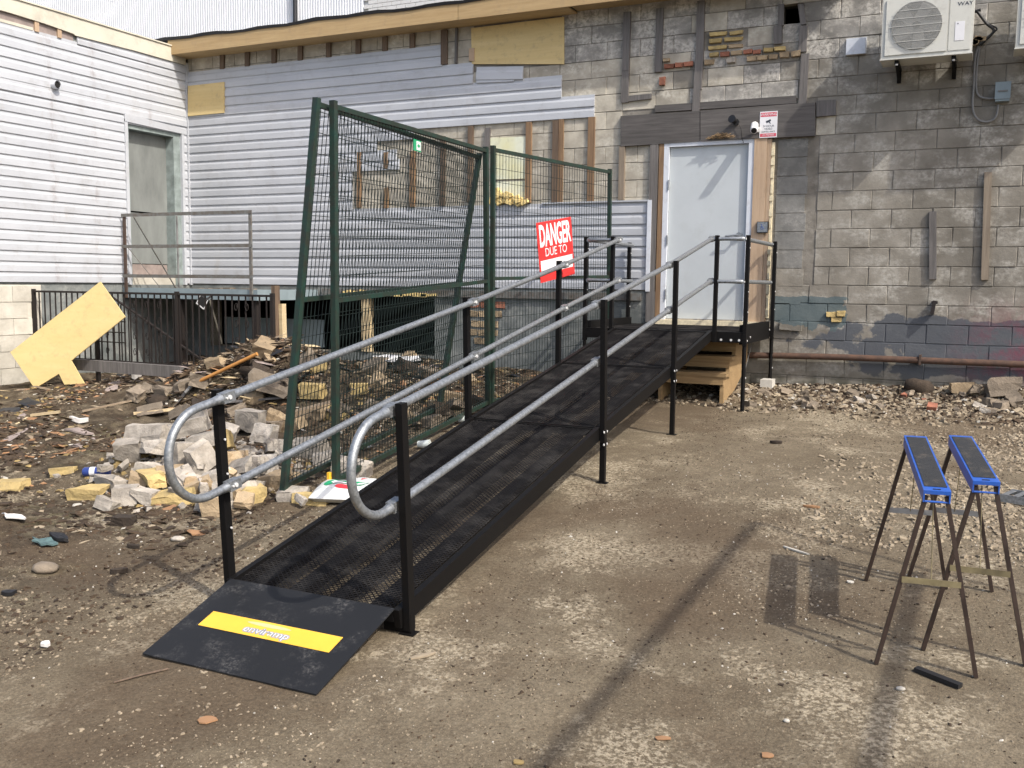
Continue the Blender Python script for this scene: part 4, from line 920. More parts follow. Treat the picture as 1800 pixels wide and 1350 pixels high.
# camera and black lamp
a = W(1334, 232); CM = thing('security_camera', 'white bullet security camera tilted down over the door corner', 'camera', (a.x, -.05, a.z))
dv = Vector((.10, -.6, -.35)).normalized(); c0 = Vector((a.x-.03, -.09, a.z+.07))
mb = MB(); mb.tube([c0, c0+dv*.02, c0+dv*.17, c0+dv*.18], [.034, .042, .040, .036], 18); part(mb, 'body', 'white_paint', CM)
mb = MB(); mb.tube([c0+dv*.181, c0+dv*.184], .03, 16); part(mb, 'lens', 'black_plastic', CM)
mb = MB(); mb.tube([Vector((a.x, -.04, a.z+.02)), c0+dv*.05], .012, 8); mb.tube([(a.x, -.03, a.z+.02), (a.x, -.06, a.z+.02)], .03, 12); part(mb, 'mount', 'white_paint', CM)
a = W(1296, 216); LP = thing('door_lamp', 'small black lamp with dangling wire above the grey door', 'lamp', (a.x, -.05, a.z))
mb = MB(); mb.tube([(a.x, -.045, a.z), (a.x, -.075, a.z)], .035, 14); mb.tube([(a.x-.01, -.075, a.z+.01), (a.x-.03, -.15, a.z+.025)], [.028, .045], 14); part(mb, 'head', 'black_plastic', LP)
mb = MB(); q = W(1308, 248); mb.tube(smooth([Vector((a.x+.02, -.07, a.z-.01)), Vector((a.x+.06, -.07, a.z-.08)), Vector((a.x+.07, -.06, a.z-.17)), Vector((a.x+.09, -.05, a.z-.23))]), .004, 6); part(mb, 'wire', 'cable_black', LP)
a = W(1270, 244); mb = MB()
for i in range(60):
    t = random.uniform(-1, 1); R = Matrix.Rotation(random.uniform(-.5, .5), 3, 'Y') @ Matrix.Rotation(random.uniform(-.6, .6), 3, 'Z'); mb.obox((a.x+t*.14, -.06+random.uniform(-.03, .02), 1.722+random.uniform(0, .05)*(1-t*t)), random.uniform(.05, .1), .006, .006, R)
solo(mb, 'bird_nest', 'nest', 'scrap of straw nest tucked under the dark header above the door', 'nest', (a.x, -.06, a.z))
a = W(1339, 400); PU = thing('push_plate', 'grey accessibility door push plate on the wooden door stud', 'push plate', (a.x, -.04, a.z)); Mx = face_m((a.x+.02, -.041, a.z), (1, 0, 0), (0, 0, 1))
mb = MB(); panel(mb, Mx, rect(-.062, -.062, .062, .062), .028); part(mb, 'back_box', 'black_plastic', PU)
mb = MB(); panel(mb, Mx @ Matrix.Translation((0, 0, .0285)), rect(-.055, -.055, .055, .055), .004); part(mb, 'plate', 'galvanised', PU)
mb = MB(); N = Mx @ Matrix.Translation((-.002, .004, .033))
pts = [N @ Vector((.016*math.cos(t), -.014+.016*math.sin(t), 0)) for t in [2.0+k*.35 for k in range(14)]]; mb.tube(pts, .0028, 6)
mb.tube([N @ Vector((-.006, .014, 0)), N @ Vector((-.004, -.006, 0)), N @ Vector((.012, -.008, 0)), N @ Vector((.018, -.024, 0))], .0030, 6); mb.tube([N @ Vector((-.004, .004, 0)), N @ Vector((.008, .003, 0))], .0026, 6); panel(mb, N, disc(-.006, .024, .006, .006, 10), .002)
part(mb, 'wheelchair_symbol', 'print_blue', PU)
# rusty pipe along the foot of the wall
mb = MB(); pts = wallpath([(1150, 626), (1280, 624), (1340, 624), (1470, 627), (1600, 632), (1700, 636), (1830, 641)], -.06); mb.tube(smooth(pts, 3), .035, 12)
PP = thing('rusty_pipe', 'long rusty pipe running along the foot of the block wall', 'pipe', tuple(W(1600, 632))); part(mb, 'pipe_run', 'rust_pipe', PP)
for q in (1618,):
    a = W(q, 633); mb = MB(); mb.box((a.x-.012, -.10, a.z-.045), (a.x+.012, .0, a.z+.06)); part(mb, 'strap', 'rusty_iron', PP)
a = W(1641, 540); mb = MB(); mb.obox((a.x, -.05, a.z), .035, .09, .14, Matrix.Rotation(.12, 3, 'Y')); mb.obox((a.x+.01, -.08, a.z+.05), .06, .02, .03); solo(mb, 'wall_hook', 'iron_dark', 'rusted black iron bracket stub in the block wall below the battens', 'bracket', tuple(a))
# thin cord under the landing
mb = MB(); mb.tube(smooth([Vector((8.50, -.30, -.5)), Vector((8.44, -.32, -.8)), Vector((8.38, -.35, -1.1))]), .006, 6); solo(mb, 'hanging_cord', 'conduit', 'thin grey cord hanging beneath the landing beside the steps', 'cord', (8.44, -.32, -.8))
# ================================================================== OLD STEEL PLATFORM AND RAILING BY THE LEFT DOOR
PF = thing('steel_platform', 'old grey steel platform with rusty pipe railing outside the left door', 'platform', (1.15, -.7, -.2))
mb = MB(); mb.box((.03, -1.30, -.14), (2.36, -.06, -.10)); part(mb, 'deck', 'rail_paint', PF)
mb = MB(); mb.box((.03, -1.325, -.20), (2.36, -1.301, -.06)); part(mb, 'edge_channel', 'grey_box', PF)
mb = MB(); mb.box((2.361, -1.325, -.20), (2.385, -.06, -.06)); part(mb, 'edge_channel', 'grey_box', PF)
for x in (.10, 2.30):
    mb = MB(); mb.box((x-.02, -1.35, -.20), (x+.02, -1.326, .93)); part(mb, 'post', 'rusty_iron' if x < 1 else 'rail_paint', PF)
mb = MB(); mb.tube([(1.03, -1.30, -.55), (1.02, -1.30, .90)], .013, 8); part(mb, 'post', 'conduit', PF)
for z in (.925, .50, .10):
    mb = MB(); mb.box((.06, -1.356, z-.022), (2.34, -1.351, z+.022)); part(mb, 'rail', 'rail_paint', PF)
mb = MB(); mb.beam((.25, -1.31, .9), (.45, -.75, -.09), .03, .008); part(mb, 'brace', 'rail_paint', PF)
mb = MB(); mb.beam((.06, -1.31, .55), (.42, -1.0, -.09), .03, .008); part(mb, 'brace', 'rail_paint', PF)
for x, y in ((1.02, -1.25), (2.30, -1.25)): mb = MB(); mb.box((x-.03, y-.03, g1(x, y)-.05), (x+.03, y+.03, -.141)); part(mb, 'leg', 'iron_dark', PF)
for i in range(6):
    mb = MB(); mb.obox((1.3+i*.17, -1.2, -.075+random.uniform(0, .02)), random.uniform(.08, .2), .1, random.uniform(.02, .05), Matrix.Rotation(random.uniform(-.3, .3), 3, 'Z')); part(mb, 'rubble_scrap', 'stone', PF)
# ================================================================== IRON STAIRWELL FENCE
IF = thing('iron_fence', 'low dark iron picket fence with scroll panels around the stairwell', 'fence', (1.9, -2.75, g1(1.9, -2.75)))
yF = -2.75; zt_, zb2 = -.11, -.93
for a, b in ((.03, 1.10), (1.14, 3.78)):
    for z in (zt_, zb2):
        mb = MB(); mb.box((a, yF-.016, z-.012), (b, yF+.016, z+.012)); part(mb, 'rail', 'iron_dark', IF)
pk = MB().box((-.0065, -.0065, zb2+.012), (.0065, .0065, zt_-.012)).mesh('picket', 'iron_dark')
x = .13
while x < 3.76:
    if abs(x-1.12) > .05: inst(pk, 'picket', (x-1.9, yF+2.75, -g1(1.9, -2.75)), parent=IF)
    x += .097
for x in (.03, 1.12, 2.42, 3.8):
    mb = MB(); mb.box((x-.02, yF-.021, zb2-.25), (x+.02, yF+.021, zt_+.03)); part(mb, 'post', 'iron_dark', IF)
def scroll(x, z0, z1, s):
    n = 4; h = (z1-z0)/n
    for i in range(n):
        mb = MB(); zc = z0+h*(i+.5); pts = [(x+s*.028*math.cos(t)*(1-t/14), yF-.01, zc+.05*math.sin(t)*(1-t/14)) for t in [k*.45 for k in range(18)]]; mb.tube(pts, .0045, 5); part(mb, 'scroll', 'iron_dark', IF)
for x, s in ((1.30, 1), (1.75, 1), (1.95, -1), (2.15, 1), (3.30, 1), (3.45, -1)): scroll(x, zb2+.03, zt_-.04, s)
for z in (-.45, -.58, -.7): mb = MB(); mb.box((1.0, yF-.012, z-.006), (1.6, yF+.004, z+.006)); part(mb, 'cross_bar', 'iron_dark', IF)
# inside diagonal railing of the stairwell
SR = thing('stair_railing', 'dark iron railing going down the stairwell behind the picket fence', 'railing', (1.6, -1.8, -1.0))
mb = MB(); mb.beam((.4, -2.0, -.1), (2.3, -2.0, -1.05), .03, .02); part(mb, 'rail', 'iron_dark', SR)
for i in range(14): x = .45+i*.13; mb = MB(); mb.box((x-.006, -2.006, -1.15), (x+.006, -1.994, -.12-(x-.4)*.5)); part(mb, 'picket', 'iron_dark', SR)
# flood light hanging on the platform, with white edge
a = at(357, 530, 1, -1.5); FL = thing('flood_lamp', 'small white-edged flood lamp hanging askew below the steel platform', 'lamp', tuple(a)); R = Matrix.Rotation(.55, 3, 'Y')
mb = MB(); mb.obox(a, .15, .05, .12, R); part(mb, 'housing', 'black_plastic', FL)
mb = MB(); mb.obox(Vector(a)+R @ Vector((.08, -.027, 0)), .012, .005, .14, R); mb.obox(Vector(a)+R @ Vector((-.06, -.027, .0)), .012, .005, .12, R); mb.obox(Vector(a)+R @ Vector((.0, -.0275, -.065)), .14, .005, .012, R); part(mb, 'rim', 'white_paint', FL)
mb = MB(); mb.tube([Vector(a), Vector((a.x, -1.34, -.15))], .012, 6); part(mb, 'arm', 'iron_dark', FL)
# wood posts by the fence corner
for lab, px, py0, py1, w, mt, yy in (('weathered brown post leaning at the end of the iron fence', 484, 502, 600, .085, 'wood_brown', -2.55), ('pale short wooden stud standing beside the leaning brown post', 496, 534, 604, .075, 'wood_pale', -2.5)):
    a, b = at(px, py0, 1, yy), at(px+3, py1, 1, yy); zz = min(b.z, g1(b.x, yy)-.02); mb = MB(); mb.beam((b.x, yy, zz), tuple(a), w, w*.6, (1, 0, 0)); solo(mb, 'wood_post', mt, lab, 'post', (b.x, yy, zz))
# ================================================================== YELLOW T-SHAPED BOARD
foot = G(61, 683); foot2 = G(148, 671)
# board plane leans back on the iron fence: through a line on the ground, tilted
pb = Vector((foot.x, foot.y, foot.z)); nB = Vector((.25, -.95, .12)).normalized()
def onB(px, py): r = ray(px, py); return CO+r*((pb-CO).dot(nB)/r.dot(nB))
poly = [onB(*q) for q in ((18, 619), (176, 495), (220, 557), (125, 634), (148, 674), (113, 676), (103.5, 657), (61, 683))]
mb = MB(); mb.prism(poly, -nB*.016); solo(mb, 'plywood_board', 'wood_board', 'pale yellow T-shaped plywood board leaning on the iron fence', 'board', tuple(pb))
# ================================================================== LOOSE TIMBERS, SHOVEL
def plank(px0, py0, px1, py1, w, th, mat, name, label, cat, d0=.03, d1=.03, group=None, y0=None, y1=None):
    a = G(px0, py0) if y0 is None else at(px0, py0, 1, y0); b = G(px1, py1) if y1 is None else at(px1, py1, 1, y1)
    a = Vector(a)+Vector((0, 0, d0)); b = Vector(b)+Vector((0, 0, d1)); mb = MB(); mb.beam(a, b, w, th); return solo(mb, name, mat, label, cat, tuple((a+b)/2), group)
plank(128, 640, 320, 654, .07, .13, 'wood_grey', 'timber', 'grey weathered timber lying in front of the iron fence', 'timber', 0, 0, None, -2.95, -2.95)
plank(55, 735, 105, 729, .05, .025, 'wood_pale', 'wood_lath', 'pale stick lying in the dirt below the yellow board', 'stick')
plank(235, 732, 330, 722, .05, .025, 'wood_pale', 'wood_lath', 'thin pale plank lying under the shovel blade', 'plank')
plank(145, 728, 250, 705, .03, .02, 'wood_old_x', 'wood_lath', 'dark thin rod half buried between the board and the shovel', 'rod')
plank(395, 712, 520, 702, .09, .02, 'wood_grey', 'wood_lath', 'split grey weathered plank lying behind the handrail loop', 'plank')
plank(515, 738, 600, 715, .12, .10, 'wood_old_x', 'timber', 'dark rotten timber under the green fence', 'timber')
plank(395, 618, 410, 590, .04, .02, 'wood_pale', 'wood_lath', 'short pale splinter standing up on the debris heap', 'stick', .05, .05)
plank(265, 665, 300, 652, .05, .02, 'wood_pale', 'wood_lath', 'bent pale strip on the debris by the timber', 'strip', .05, .05)
# shovel
a = Vector(G(340, 692))+Vector((0, 0, .10)); b = at(452, 622, 1, a.y+.12)
SH = thing('shovel', 'shovel with orange wooden handle stuck in the debris heap', 'shovel', tuple(a)); dv = (b-a).normalized()
mb = MB(); mb.tube([a, b], .0195, 10); part(mb, 'handle', 'wood_orange', SH)
s0 = a-dv*.02; tip = Vector(G(308, 714))+Vector((0, 0, .03)); mid = a.lerp(tip, .45)
mb = MB(); mb.tube([a+dv*.06, a, mid], [.022, .020, .016], 10); part(mb, 'socket', 'conduit', SH)
u = (tip-mid).normalized(); rt = u.cross(Vector((0, 0, 1))).normalized(); nn = rt.cross(u)
prof = [(-.0, .03), (.03, .105), (.16, .11), (.24, .07), (.29, .0)]; V = []; F = []
for t, w in prof:
    for s_ in (-1, -.5, 0, .5, 1): V.append(mid+u*t+rt*w*s_-nn*(.02*(1-s_*s_))+nn*.0)
for i in range(len(prof)-1):
    for k in range(4): F.append((i*5+k, i*5+k+1, (i+1)*5+k+1, (i+1)*5+k))
V2 = [v+nn*.003 for v in V]; nV = len(V); F2 = [tuple(reversed([i+nV for i in f])) for f in F]
mb = MB(); mb.add(V+V2, F+F2, True); part(mb, 'blade', 'wood_grey', SH)
# ================================================================== BRICK PILE
CH = {}
for c in ('brick_yellow', 'brick_grey', 'brick_tan', 'brick_red', 'stone', 'dark_clod', 'concrete_white'):
    CH[c] = [mcopy(blob(300+i, .45) if c == 'dark_clod' and i % 2 else rubble(300+i*7, .11 if c.startswith('brick') else .2), c) for i in range(8)]
def chunk(name, mat, x, y, sx, sy, sz, label, cat, group, rz=None, tilt=.35, lift=0.0):
    z = g1(x, y)+sz*.38+lift; o = inst(random.choice(CH[mat]), name, (x, y, z), (random.uniform(-tilt, tilt), random.uniform(-tilt, tilt), random.uniform(0, 6.28) if rz is None else rz), (sx, sy, sz)); return tag(o, label, cat, group)
GRB = ('block_chunk', 'brick_grey', 'broken pale grey block chunk in the rubble pile beside the ramp', 'block chunk', 'grey chunks in the rubble pile')
YLB = ('yellow_brick', 'brick_yellow', 'broken yellow brick in the rubble pile beside the ramp', 'brick', 'yellow bricks in the rubble pile')
TNB = ('tan_brick', 'brick_tan', 'tan mortar-stained brick in the rubble pile beside the ramp', 'brick', 'tan bricks in the rubble pile')
OWN = {(258, 778): 'long grey slab at the back of the rubble pile', (225, 812): 'pale square block with cells at the shovel side of the rubble pile', (328, 787): 'grey brick lying askew on top of the rubble pile',
       (345, 765): 'upright grey shard standing at the back of the rubble pile', (222, 884): 'pale cube-shaped block at the front edge of the rubble pile', (196, 862): 'flat grey slab under the pinkish plastic ring', (420, 872): 'grey slab leaning behind the left front post',
       (465, 780): 'pale grey block at the foot of the leaning fence', (515, 878): 'small grey block between the fence foot and the white bag', (265, 858): 'long yellow brick sloping down the front of the rubble pile', (155, 876): 'yellow brick lying apart near the blue can',
       (302, 884): 'yellow brick flat on the ground at the front of the rubble pile', (442, 882): 'rounded yellow brick end beside the leaning fence foot', (107, 836): 'thin yellow brick lying alone beyond the blue can', (18, 862): 'yellow slab lying alone by the white paper scrap', (548, 884): 'thin yellow brick touching the white bag', (545, 700): 'yellow brick caught behind the fence wires', (370, 905): 'orange-tan brick right behind the left front post'}
def drop(k, px, py, sx, sy, sz, rz=None, tilt=.3, lift=0.0):
    p = G(px, py); n_, m_, l_, c_, g_ = k; l_ = OWN.get((px, py), l_); return chunk(n_, m_, p.x, p.y, sx, sy, sz, l_, c_, g_, rz, tilt, lift)
for a in [(GRB, 258, 778, .42, .14, .16, .1, .1, .02), (GRB, 225, 812, .19, .16, .17, .7, .25, .02), (GRB, 268, 806, .30, .17, .12, -.4, .3, .05), (GRB, 328, 787, .36, .18, .12, .5, .3, .12), (GRB, 345, 765, .22, .1, .2, .2, .5, .1),
          (GRB, 362, 805, .28, .16, .12, .3, .3, .1), (GRB, 320, 832, .2, .12, .2, 1.2, .5, .06), (GRB, 355, 835, .2, .1, .22, 1.5, .4, .06), (GRB, 262, 838, .18, .14, .12, .3, .3, 0), (GRB, 196, 862, .26, .15, .11, -.2, .2, 0), (GRB, 222, 884, .17, .15, .15, .6, .15, 0),
          (GRB, 255, 882, .16, .12, .1, .3, .3, 0), (GRB, 185, 893, .18, .1, .08, .1, .3, 0), (GRB, 330, 862, .3, .2, .12, -.3, .4, .02), (GRB, 380, 860, .2, .16, .14, .4, .4, .02), (GRB, 420, 872, .32, .2, .12, .4, .25, 0), (GRB, 430, 840, .3, .2, .12, -.2, .4, .04), (GRB, 465, 780, .2, .12, .16, .1, .15, .03), (GRB, 455, 835, .28, .2, .14, .5, .3, .02), (GRB, 375, 895, .22, .14, .12, .2, .2, 0), (GRB, 515, 878, .2, .12, .1, .4, .15, 0), (GRB, 540, 800, .3, .2, .14, .2, .3, 0), (GRB, 490, 800, .2, .14, .1, .8, .4, .03), (GRB, 395, 790, .18, .14, .14, .5, .4, .08), (GRB, 440, 765, .22, .2, .2, .3, .2, .05), (GRB, 620, 835, .3, .18, .14, .1, .3, 0), (GRB, 575, 815, .22, .14, .1, .5, .3, 0),
          (YLB, 265, 858, .33, .14, .11, -.55, .22, .03), (YLB, 155, 876, .26, .14, .10, .3, .15, 0), (YLB, 302, 884, .30, .13, .10, .35, .12, 0), (YLB, 385, 805, .2, .14, .14, .5, .4, .07), (YLB, 442, 882, .18, .14, .12, 1.0, .4, 0), (YLB, 107, 836, .24, .10, .07, .5, .1, 0), (YLB, 18, 862, .24, .14, .08, .3, .1, 0), (YLB, 548, 884, .26, .12, .08, .2, .1, 0), (YLB, 545, 700, .3, .14, .14, .1, .15, .02), (YLB, 628, 690, .2, .12, .1, .3, .3, 0), (YLB, 595, 735, .22, .14, .1, .3, .3, 0), (YLB, 560, 655, .16, .1, .08, .3, .3, .02),
          (TNB, 370, 905, .17, .12, .14, .4, .3, 0), (TNB, 300, 850, .2, .12, .1, .8, .4, .03), (TNB, 410, 825, .2, .12, .1, .4, .4, .05), (TNB, 485, 855, .22, .14, .12, .2, .3, 0), (TNB, 350, 870, .18, .1, .1, .6, .5, .02), (TNB, 240, 860, .16, .12, .1, .6, .4, .02)]: drop(*a)
for i in range(60):
    px, py = random.gauss(365, 85), random.gauss(845, 30)
    if py < 905 and py > 775: drop(random.choice([GRB, GRB, GRB, TNB]), px, py, random.uniform(.05, .13), random.uniform(.04, .1), random.uniform(.04, .09), None, .6, random.uniform(0, .08))
HPB = ('rubble_chunk', 'stone', 'brown rubble lump on the debris heap behind the green fence', 'rubble', 'lumps on the debris heap')
for i in range(70):
    px, py = random.uniform(240, 960), random.uniform(615, 760)
    p = G(px, py)
    if p.x > 6.2 or p.x < .3 or p.y > -.25: continue
    k = random.choice([HPB, HPB, ('rubble_chunk', 'brick_tan')+('tan brick fragment on the debris heap behind the green fence', 'brick fragment', 'tan fragments on the debris heap'), ('rubble_chunk', 'dark_clod', 'dark earth clod on the debris heap behind the green fence', 'clod', 'clods on the debris heap')])
    s_ = random.uniform(.07, .2); chunk(k[0], k[1], p.x, p.y, s_*1.5, s_, s_*.7, k[2], k[3], k[4], None, .5)
# big dark pieces beside the shovel
for px, py, s_, m_, lab in ((455, 668, .3, 'dark_clod', 'dark rounded lump beside the shovel handle'), (480, 690, .34, 'stone', 'flat brown stone slab below the shovel handle'), (500, 692, .2, 'dark_clod', 'small dark lump touching the flat stone slab')):
    p = G(px, py); chunk('stone_slab', m_, p.x, p.y, s_*1.2, s_, s_*.6, lab, 'stone', None, .4, .3)
# rubble at the foot of the right wall
WR = ('rubble_chunk', 'stone', 'brown-grey rubble lump at the foot of the block wall', 'rubble', 'lumps at the foot of the block wall'); WW = ('rubble_chunk', 'brick_grey', 'white rubble chip at the foot of the block wall', 'rubble', 'white chips at the foot of the block wall'); WD = ('rubble_chunk', 'brick_red', 'red brick piece at the foot of the block wall', 'brick', 'red pieces at the foot of the block wall')
for i in range(52):
    px = random.uniform(1310, 1798); py = 688+random.random()**1.5*34+ (4 if px > 1650 else 0); k = random.choice([WR]*7+[WW, WW, WD]); p = G(px, py)
    if p.y > -.03: continue
    s_ = random.uniform(.035, .09)*(1.5 if px > 1690 and k is WR else 1); chunk(k[0], k[1], p.x, p.y, s_*1.4, s_, s_*.7, k[2], k[3], k[4], None, .4)
for px, py, s_, lab, m_ in ((1690, 693, .17, 'pale squared stone at the wall foot between darker rubble', 'brick_tan'), (1762, 694, .24, 'large brown rock against the pink-sprayed wall foot', 'stone'), (1615, 690, .2, 'dark brown rock under the broken wall render', 'dark_clod')):
    p = G(px, py); chunk('wall_rock', m_, p.x, min(p.y, -.12), s_*1.3, s_*.8, s_*.8, lab, 'rock', None, .2, .2)
# ================================================================== SMALL THINGS LYING ABOUT
p = G(170, 838); CN = thing('drink_can', 'crushed blue drink can with white band near the brick pile', 'can', tuple(p)); d = Vector((.87, .48, .02)).normalized(); q = Vector(p)+Vector((0, 0, .04))
mb = MB(); mb.tube([q-d*.100, q-d*.088, q+d*.088, q+d*.100], [.026, .036, .034, .028], 16); part(mb, 'can_body', 'can_blue', CN)
mb = MB(); mb.tube([q-d*.045, q-d*.005], .0368, 16); part(mb, 'label_band', 'sign_white', CN)
p = G(184, 848); mb = MB(); c_ = Vector(p)+Vector((0, 0, .03)); pts = [c_+Vector((.09*math.cos(t), .06*math.sin(t), .012*math.sin(t))) for t in [k*.42 for k in range(16)]]; mb.tube(pts, .008, 6); solo(mb, 'plastic_ring', 'paper', 'pinkish white plastic ring beside the blue can', 'ring', tuple(p))
# seed bag
p = G(612, 882); BG = thing('plastic_bag', 'full white bag with green and red print by the yellow stake', 'bag', tuple(p))
ux = Vector((.93, .36, 0)).normalized(); uy = Vector((-.36, .93, 0)); bl_, bw = .72, .40; nx_, ny_ = 18, 10; V = []; Fq = []
cB = Vector((p.x+.06, p.y+.10, g1(p.x+.05, p.y+.1)))
for sgn in (1, -1):
    for j in range(ny_+1):
        for i in range(nx_+1):
            s_, t = i/nx_*2-1, j/ny_*2-1; puff = max(0, (1-s_**4)*(1-t**4))**.6
            q = cB+ux*(s_*bl_/2*(1-.05*t*t))+uy*(t*bw/2*(1-.08*s_*s_)); z = .035+sgn*.085*puff+(.012*math.sin(7*s_+3*t)+.008*math.sin(11*t-4*s_))*puff*(sgn > 0)
            V.append((q.x, q.y, cB.z+max(z, .002)))
    o_ = 0 if sgn == 1 else (nx_+1)*(ny_+1)
    for j in range(ny_):
        for i in range(nx_): a = o_+j*(nx_+1)+i; Fq.append((a, a+1, a+nx_+2, a+nx_+1) if sgn == 1 else (a, a+nx_+1, a+nx_+2, a+1))
mb = MB(); mb.add(V, Fq, True); BGo = part(mb, 'sack', 'bag_white', BG)
def bagprint(name, s0, s1, t0, t1, mat, ell=False, lift=.002):
    mb = MB(); n, k = 12, 5; VV = []
    for j in range(k+1):
        for i in range(n+1):
            u_, v_ = i/n*2-1, j/k*2-1
            if ell: v_ *= math.sqrt(max(0, 1-u_*u_*.98))
            s_, t = (s0+s1)/2+u_*(s1-s0)/2, (t0+t1)/2+v_*(t1-t0)/2; puff = max(0, (1-s_**4)*(1-t**4))**.6
            q = cB+ux*(s_*bl_/2*(1-.05*t*t))+uy*(t*bw/2*(1-.08*s_*s_)); VV.append((q.x, q.y, cB.z+.035+.085*puff+(.012*math.sin(7*s_+3*t)+.008*math.sin(11*t-4*s_))*puff+lift))
    mb.add(VV, [(j*(n+1)+i, j*(n+1)+i+1, (j+1)*(n+1)+i+1, (j+1)*(n+1)+i) for j in range(k) for i in range(n)], True); part(mb, name, mat, BGo)
bagprint('green_print', -.75, .15, -.55, .05, 'print_green', True); bagprint('red_print', -.48, -.10, -.78, -.62, 'print_red', True); bagprint('white_print', -.6, .0, -.36, -.12, 'sign_white', True, .004); bagprint('red_lettering', -.1, .55, .36, .50, 'print_red'); bagprint('green_lettering', .28, .75, -.15, .15, 'print_green')
# stake
p = G(580, 868); mb = MB(); mb.beam((p.x, p.y, g1(p.x, p.y)-.08), (p.x-.005, p.y, g1(p.x, p.y)+.155), .032, .020, (1, 0, 0)); solo(mb, 'marker_stake', 'stake_yellow', 'short yellow marker stake at the foot of the green fence', 'stake', (p.x, p.y, g1(p.x, p.y)))
def flake(px, py, sx, sy, sz, mat, name, label, cat, rz=0.0, n=9, bend=.0, lift=.004, group=None):
    """irregular flat scrap with thickness"""
    p = G(px, py); r = random.Random(int(px*31+py)); pts = []
    for k in range(n):
        t = 2*math.pi*k/n; rr = r.uniform(.7, 1.1); x, y = sx/2*rr*math.cos(t), sy/2*rr*math.sin(t); X, Y = p.x+x*math.cos(rz)-y*math.sin(rz), p.y+x*math.sin(rz)+y*math.cos(rz)
        pts.append(Vector((X, Y, g1(X, Y)+lift+bend*r.random())))
    c_ = Vector((p.x, p.y, g1(p.x, p.y)+lift+sz*.3)); mb = MB(); V = pts+[q+Vector((0, 0, sz)) for q in pts]+[c_+Vector((0, 0, sz))]
    F = [tuple(reversed(range(n)))]+[(k, (k+1) % n, n+(k+1) % n, n+k) for k in range(n)]+[(n+k, n+(k+1) % n, 2*n) for k in range(n)]
    mb.add(V, F); return solo(mb, name, mat, label, cat, (p.x, p.y, p.z), group)
flake(365, 1268, .085, .062, .006, 'chip_orange', 'wood_chip', 'orange-brown wood chip on bare dirt in front of the entry plate', 'wood chip', .3)
flake(745, 1155, .14, .035, .008, 'chip_pale', 'wood_chip', 'pale wood sliver beside the foot of the right front post', 'wood chip', .9)
flake(27, 915, .2, .09, .008, 'paper', 'paper_scrap', 'crumpled pinkish-white paper scrap on the rough ground', 'paper', .3, 13, .03)
flake(78, 957, .17, .1, .010, 'teal_cloth', 'cloth_rag', 'torn teal rag lying in the dirt', 'rag', .3, 13, .03)
flake(105, 950, .14, .07, .02, 'black_plastic', 'plastic_scrap', 'black plastic scrap touching the teal rag', 'plastic scrap', .1, 9, .02)
p = G(80, 1004); tag(inst(mcopy(blob(5), 'stone'), 'field_stone', (p.x, p.y, g1(p.x, p.y)+.02), (0, 0, .3), (.16, .12, .07)), 'rounded brown stone below the teal rag', 'stone')
p = G(218, 921); tag(inst(mcopy(rubble(15), 'dark_clod'), 'earth_clod', (p.x, p.y, g1(p.x, p.y)+.02), (0, 0, .3), (.14, .1, .07)), 'dark earth clod in front of the brick pile', 'clod')
p = G(312, 950); tag(inst(mcopy(blob(8), 'brick_grey'), 'pale_stone', (p.x, p.y, g1(p.x, p.y)+.01), (0, 0, .3), (.09, .07, .035)), 'pale flat stone near the left front post', 'stone')
flake(235, 964, .12, .03, .02, 'dark_clod', 'bark_strip', 'short dark strip of bark left of the pale flat stone', 'bark', .1, 8)
flake(210, 1008, .14, .045, .025, 'dark_clod', 'bark_strip', 'curled dark bark strip under the handrail shadow', 'bark', .35, 8)
flake(15, 1046, .1, .05, .02, 'black_plastic', 'plastic_scrap', 'small black plastic piece below the rounded brown stone', 'plastic scrap', .2, 8)
flake(80, 1138, .055, .035, .015, 'paper', 'paper_scrap', 'tiny crumpled white paper on the dirt left of the entry plate', 'paper', .2, 9, .01)
flake(1400, 970, .2, .016, .008, 'chip_white', 'wood_chip', 'thin white sliver by the sawhorse shadow', 'sliver', -.35, 8)
flake(1495, 1025, .05, .03, .006, 'chip_white', 'stone_chip', 'small white stone chip beside the sawhorse shadow', 'stone chip', .2, 8)
flake(1350, 1330, .06, .04, .004, 'chip_orange', 'wood_chip', 'reddish wood chip on the dirt near the long post shadow', 'wood chip', .3, 8)
flake(1165, 1300, .08, .03, .004, 'chip_orange', 'wood_chip', 'light orange bark chip between the two long shadows', 'wood chip', .6, 8)
flake(912, 1343, .05, .03, .005, 'chip_yellow', 'wood_chip', 'small yellow chip beside the dark band of shadow', 'wood chip', .2, 8)
p = G(1383, 1269); tag(inst(mcopy(blob(21), 'chip_white'), 'pebble', (p.x, p.y, g1(p.x, p.y)+.005), (0, 0, .3), (.026, .02, .016)), 'round white pebble lying alone on the dirt', 'pebble')
p = G(1583, 1213); tag(inst(mcopy(blob(22), 'chip_white'), 'pebble', (p.x, p.y, g1(p.x, p.y)+.006), (0, 0, .3), (.036, .026, .02)), 'white pebble beside the black plastic strip', 'pebble')
flake(1428, 893, .12, .03, .012, 'chip_orange', 'wood_chip', 'tan splinter lying out in the open yard', 'wood chip', .1, 8)
flake(1365, 780, .1, .05, .02, 'dark_clod', 'stone_chip', 'flat dark stone out in the yard past the landing leg', 'stone', .1, 8)
flake(138, 760, .3, .12, .015, 'brownish_board', 'shingle_scrap', 'grey shingle scrap on the mossy debris', 'shingle', .3, 7, .02)
flake(140, 745, .18, .1, .04, 'paper', 'paper_scrap', 'bluish white plastic scrap on the debris under the board', 'paper', .4, 9, .03)
flake(240, 668, .16, .1, .06, 'paper', 'paper_cup', 'crushed white carton by the grey timber', 'carton', .3, 8, .03)
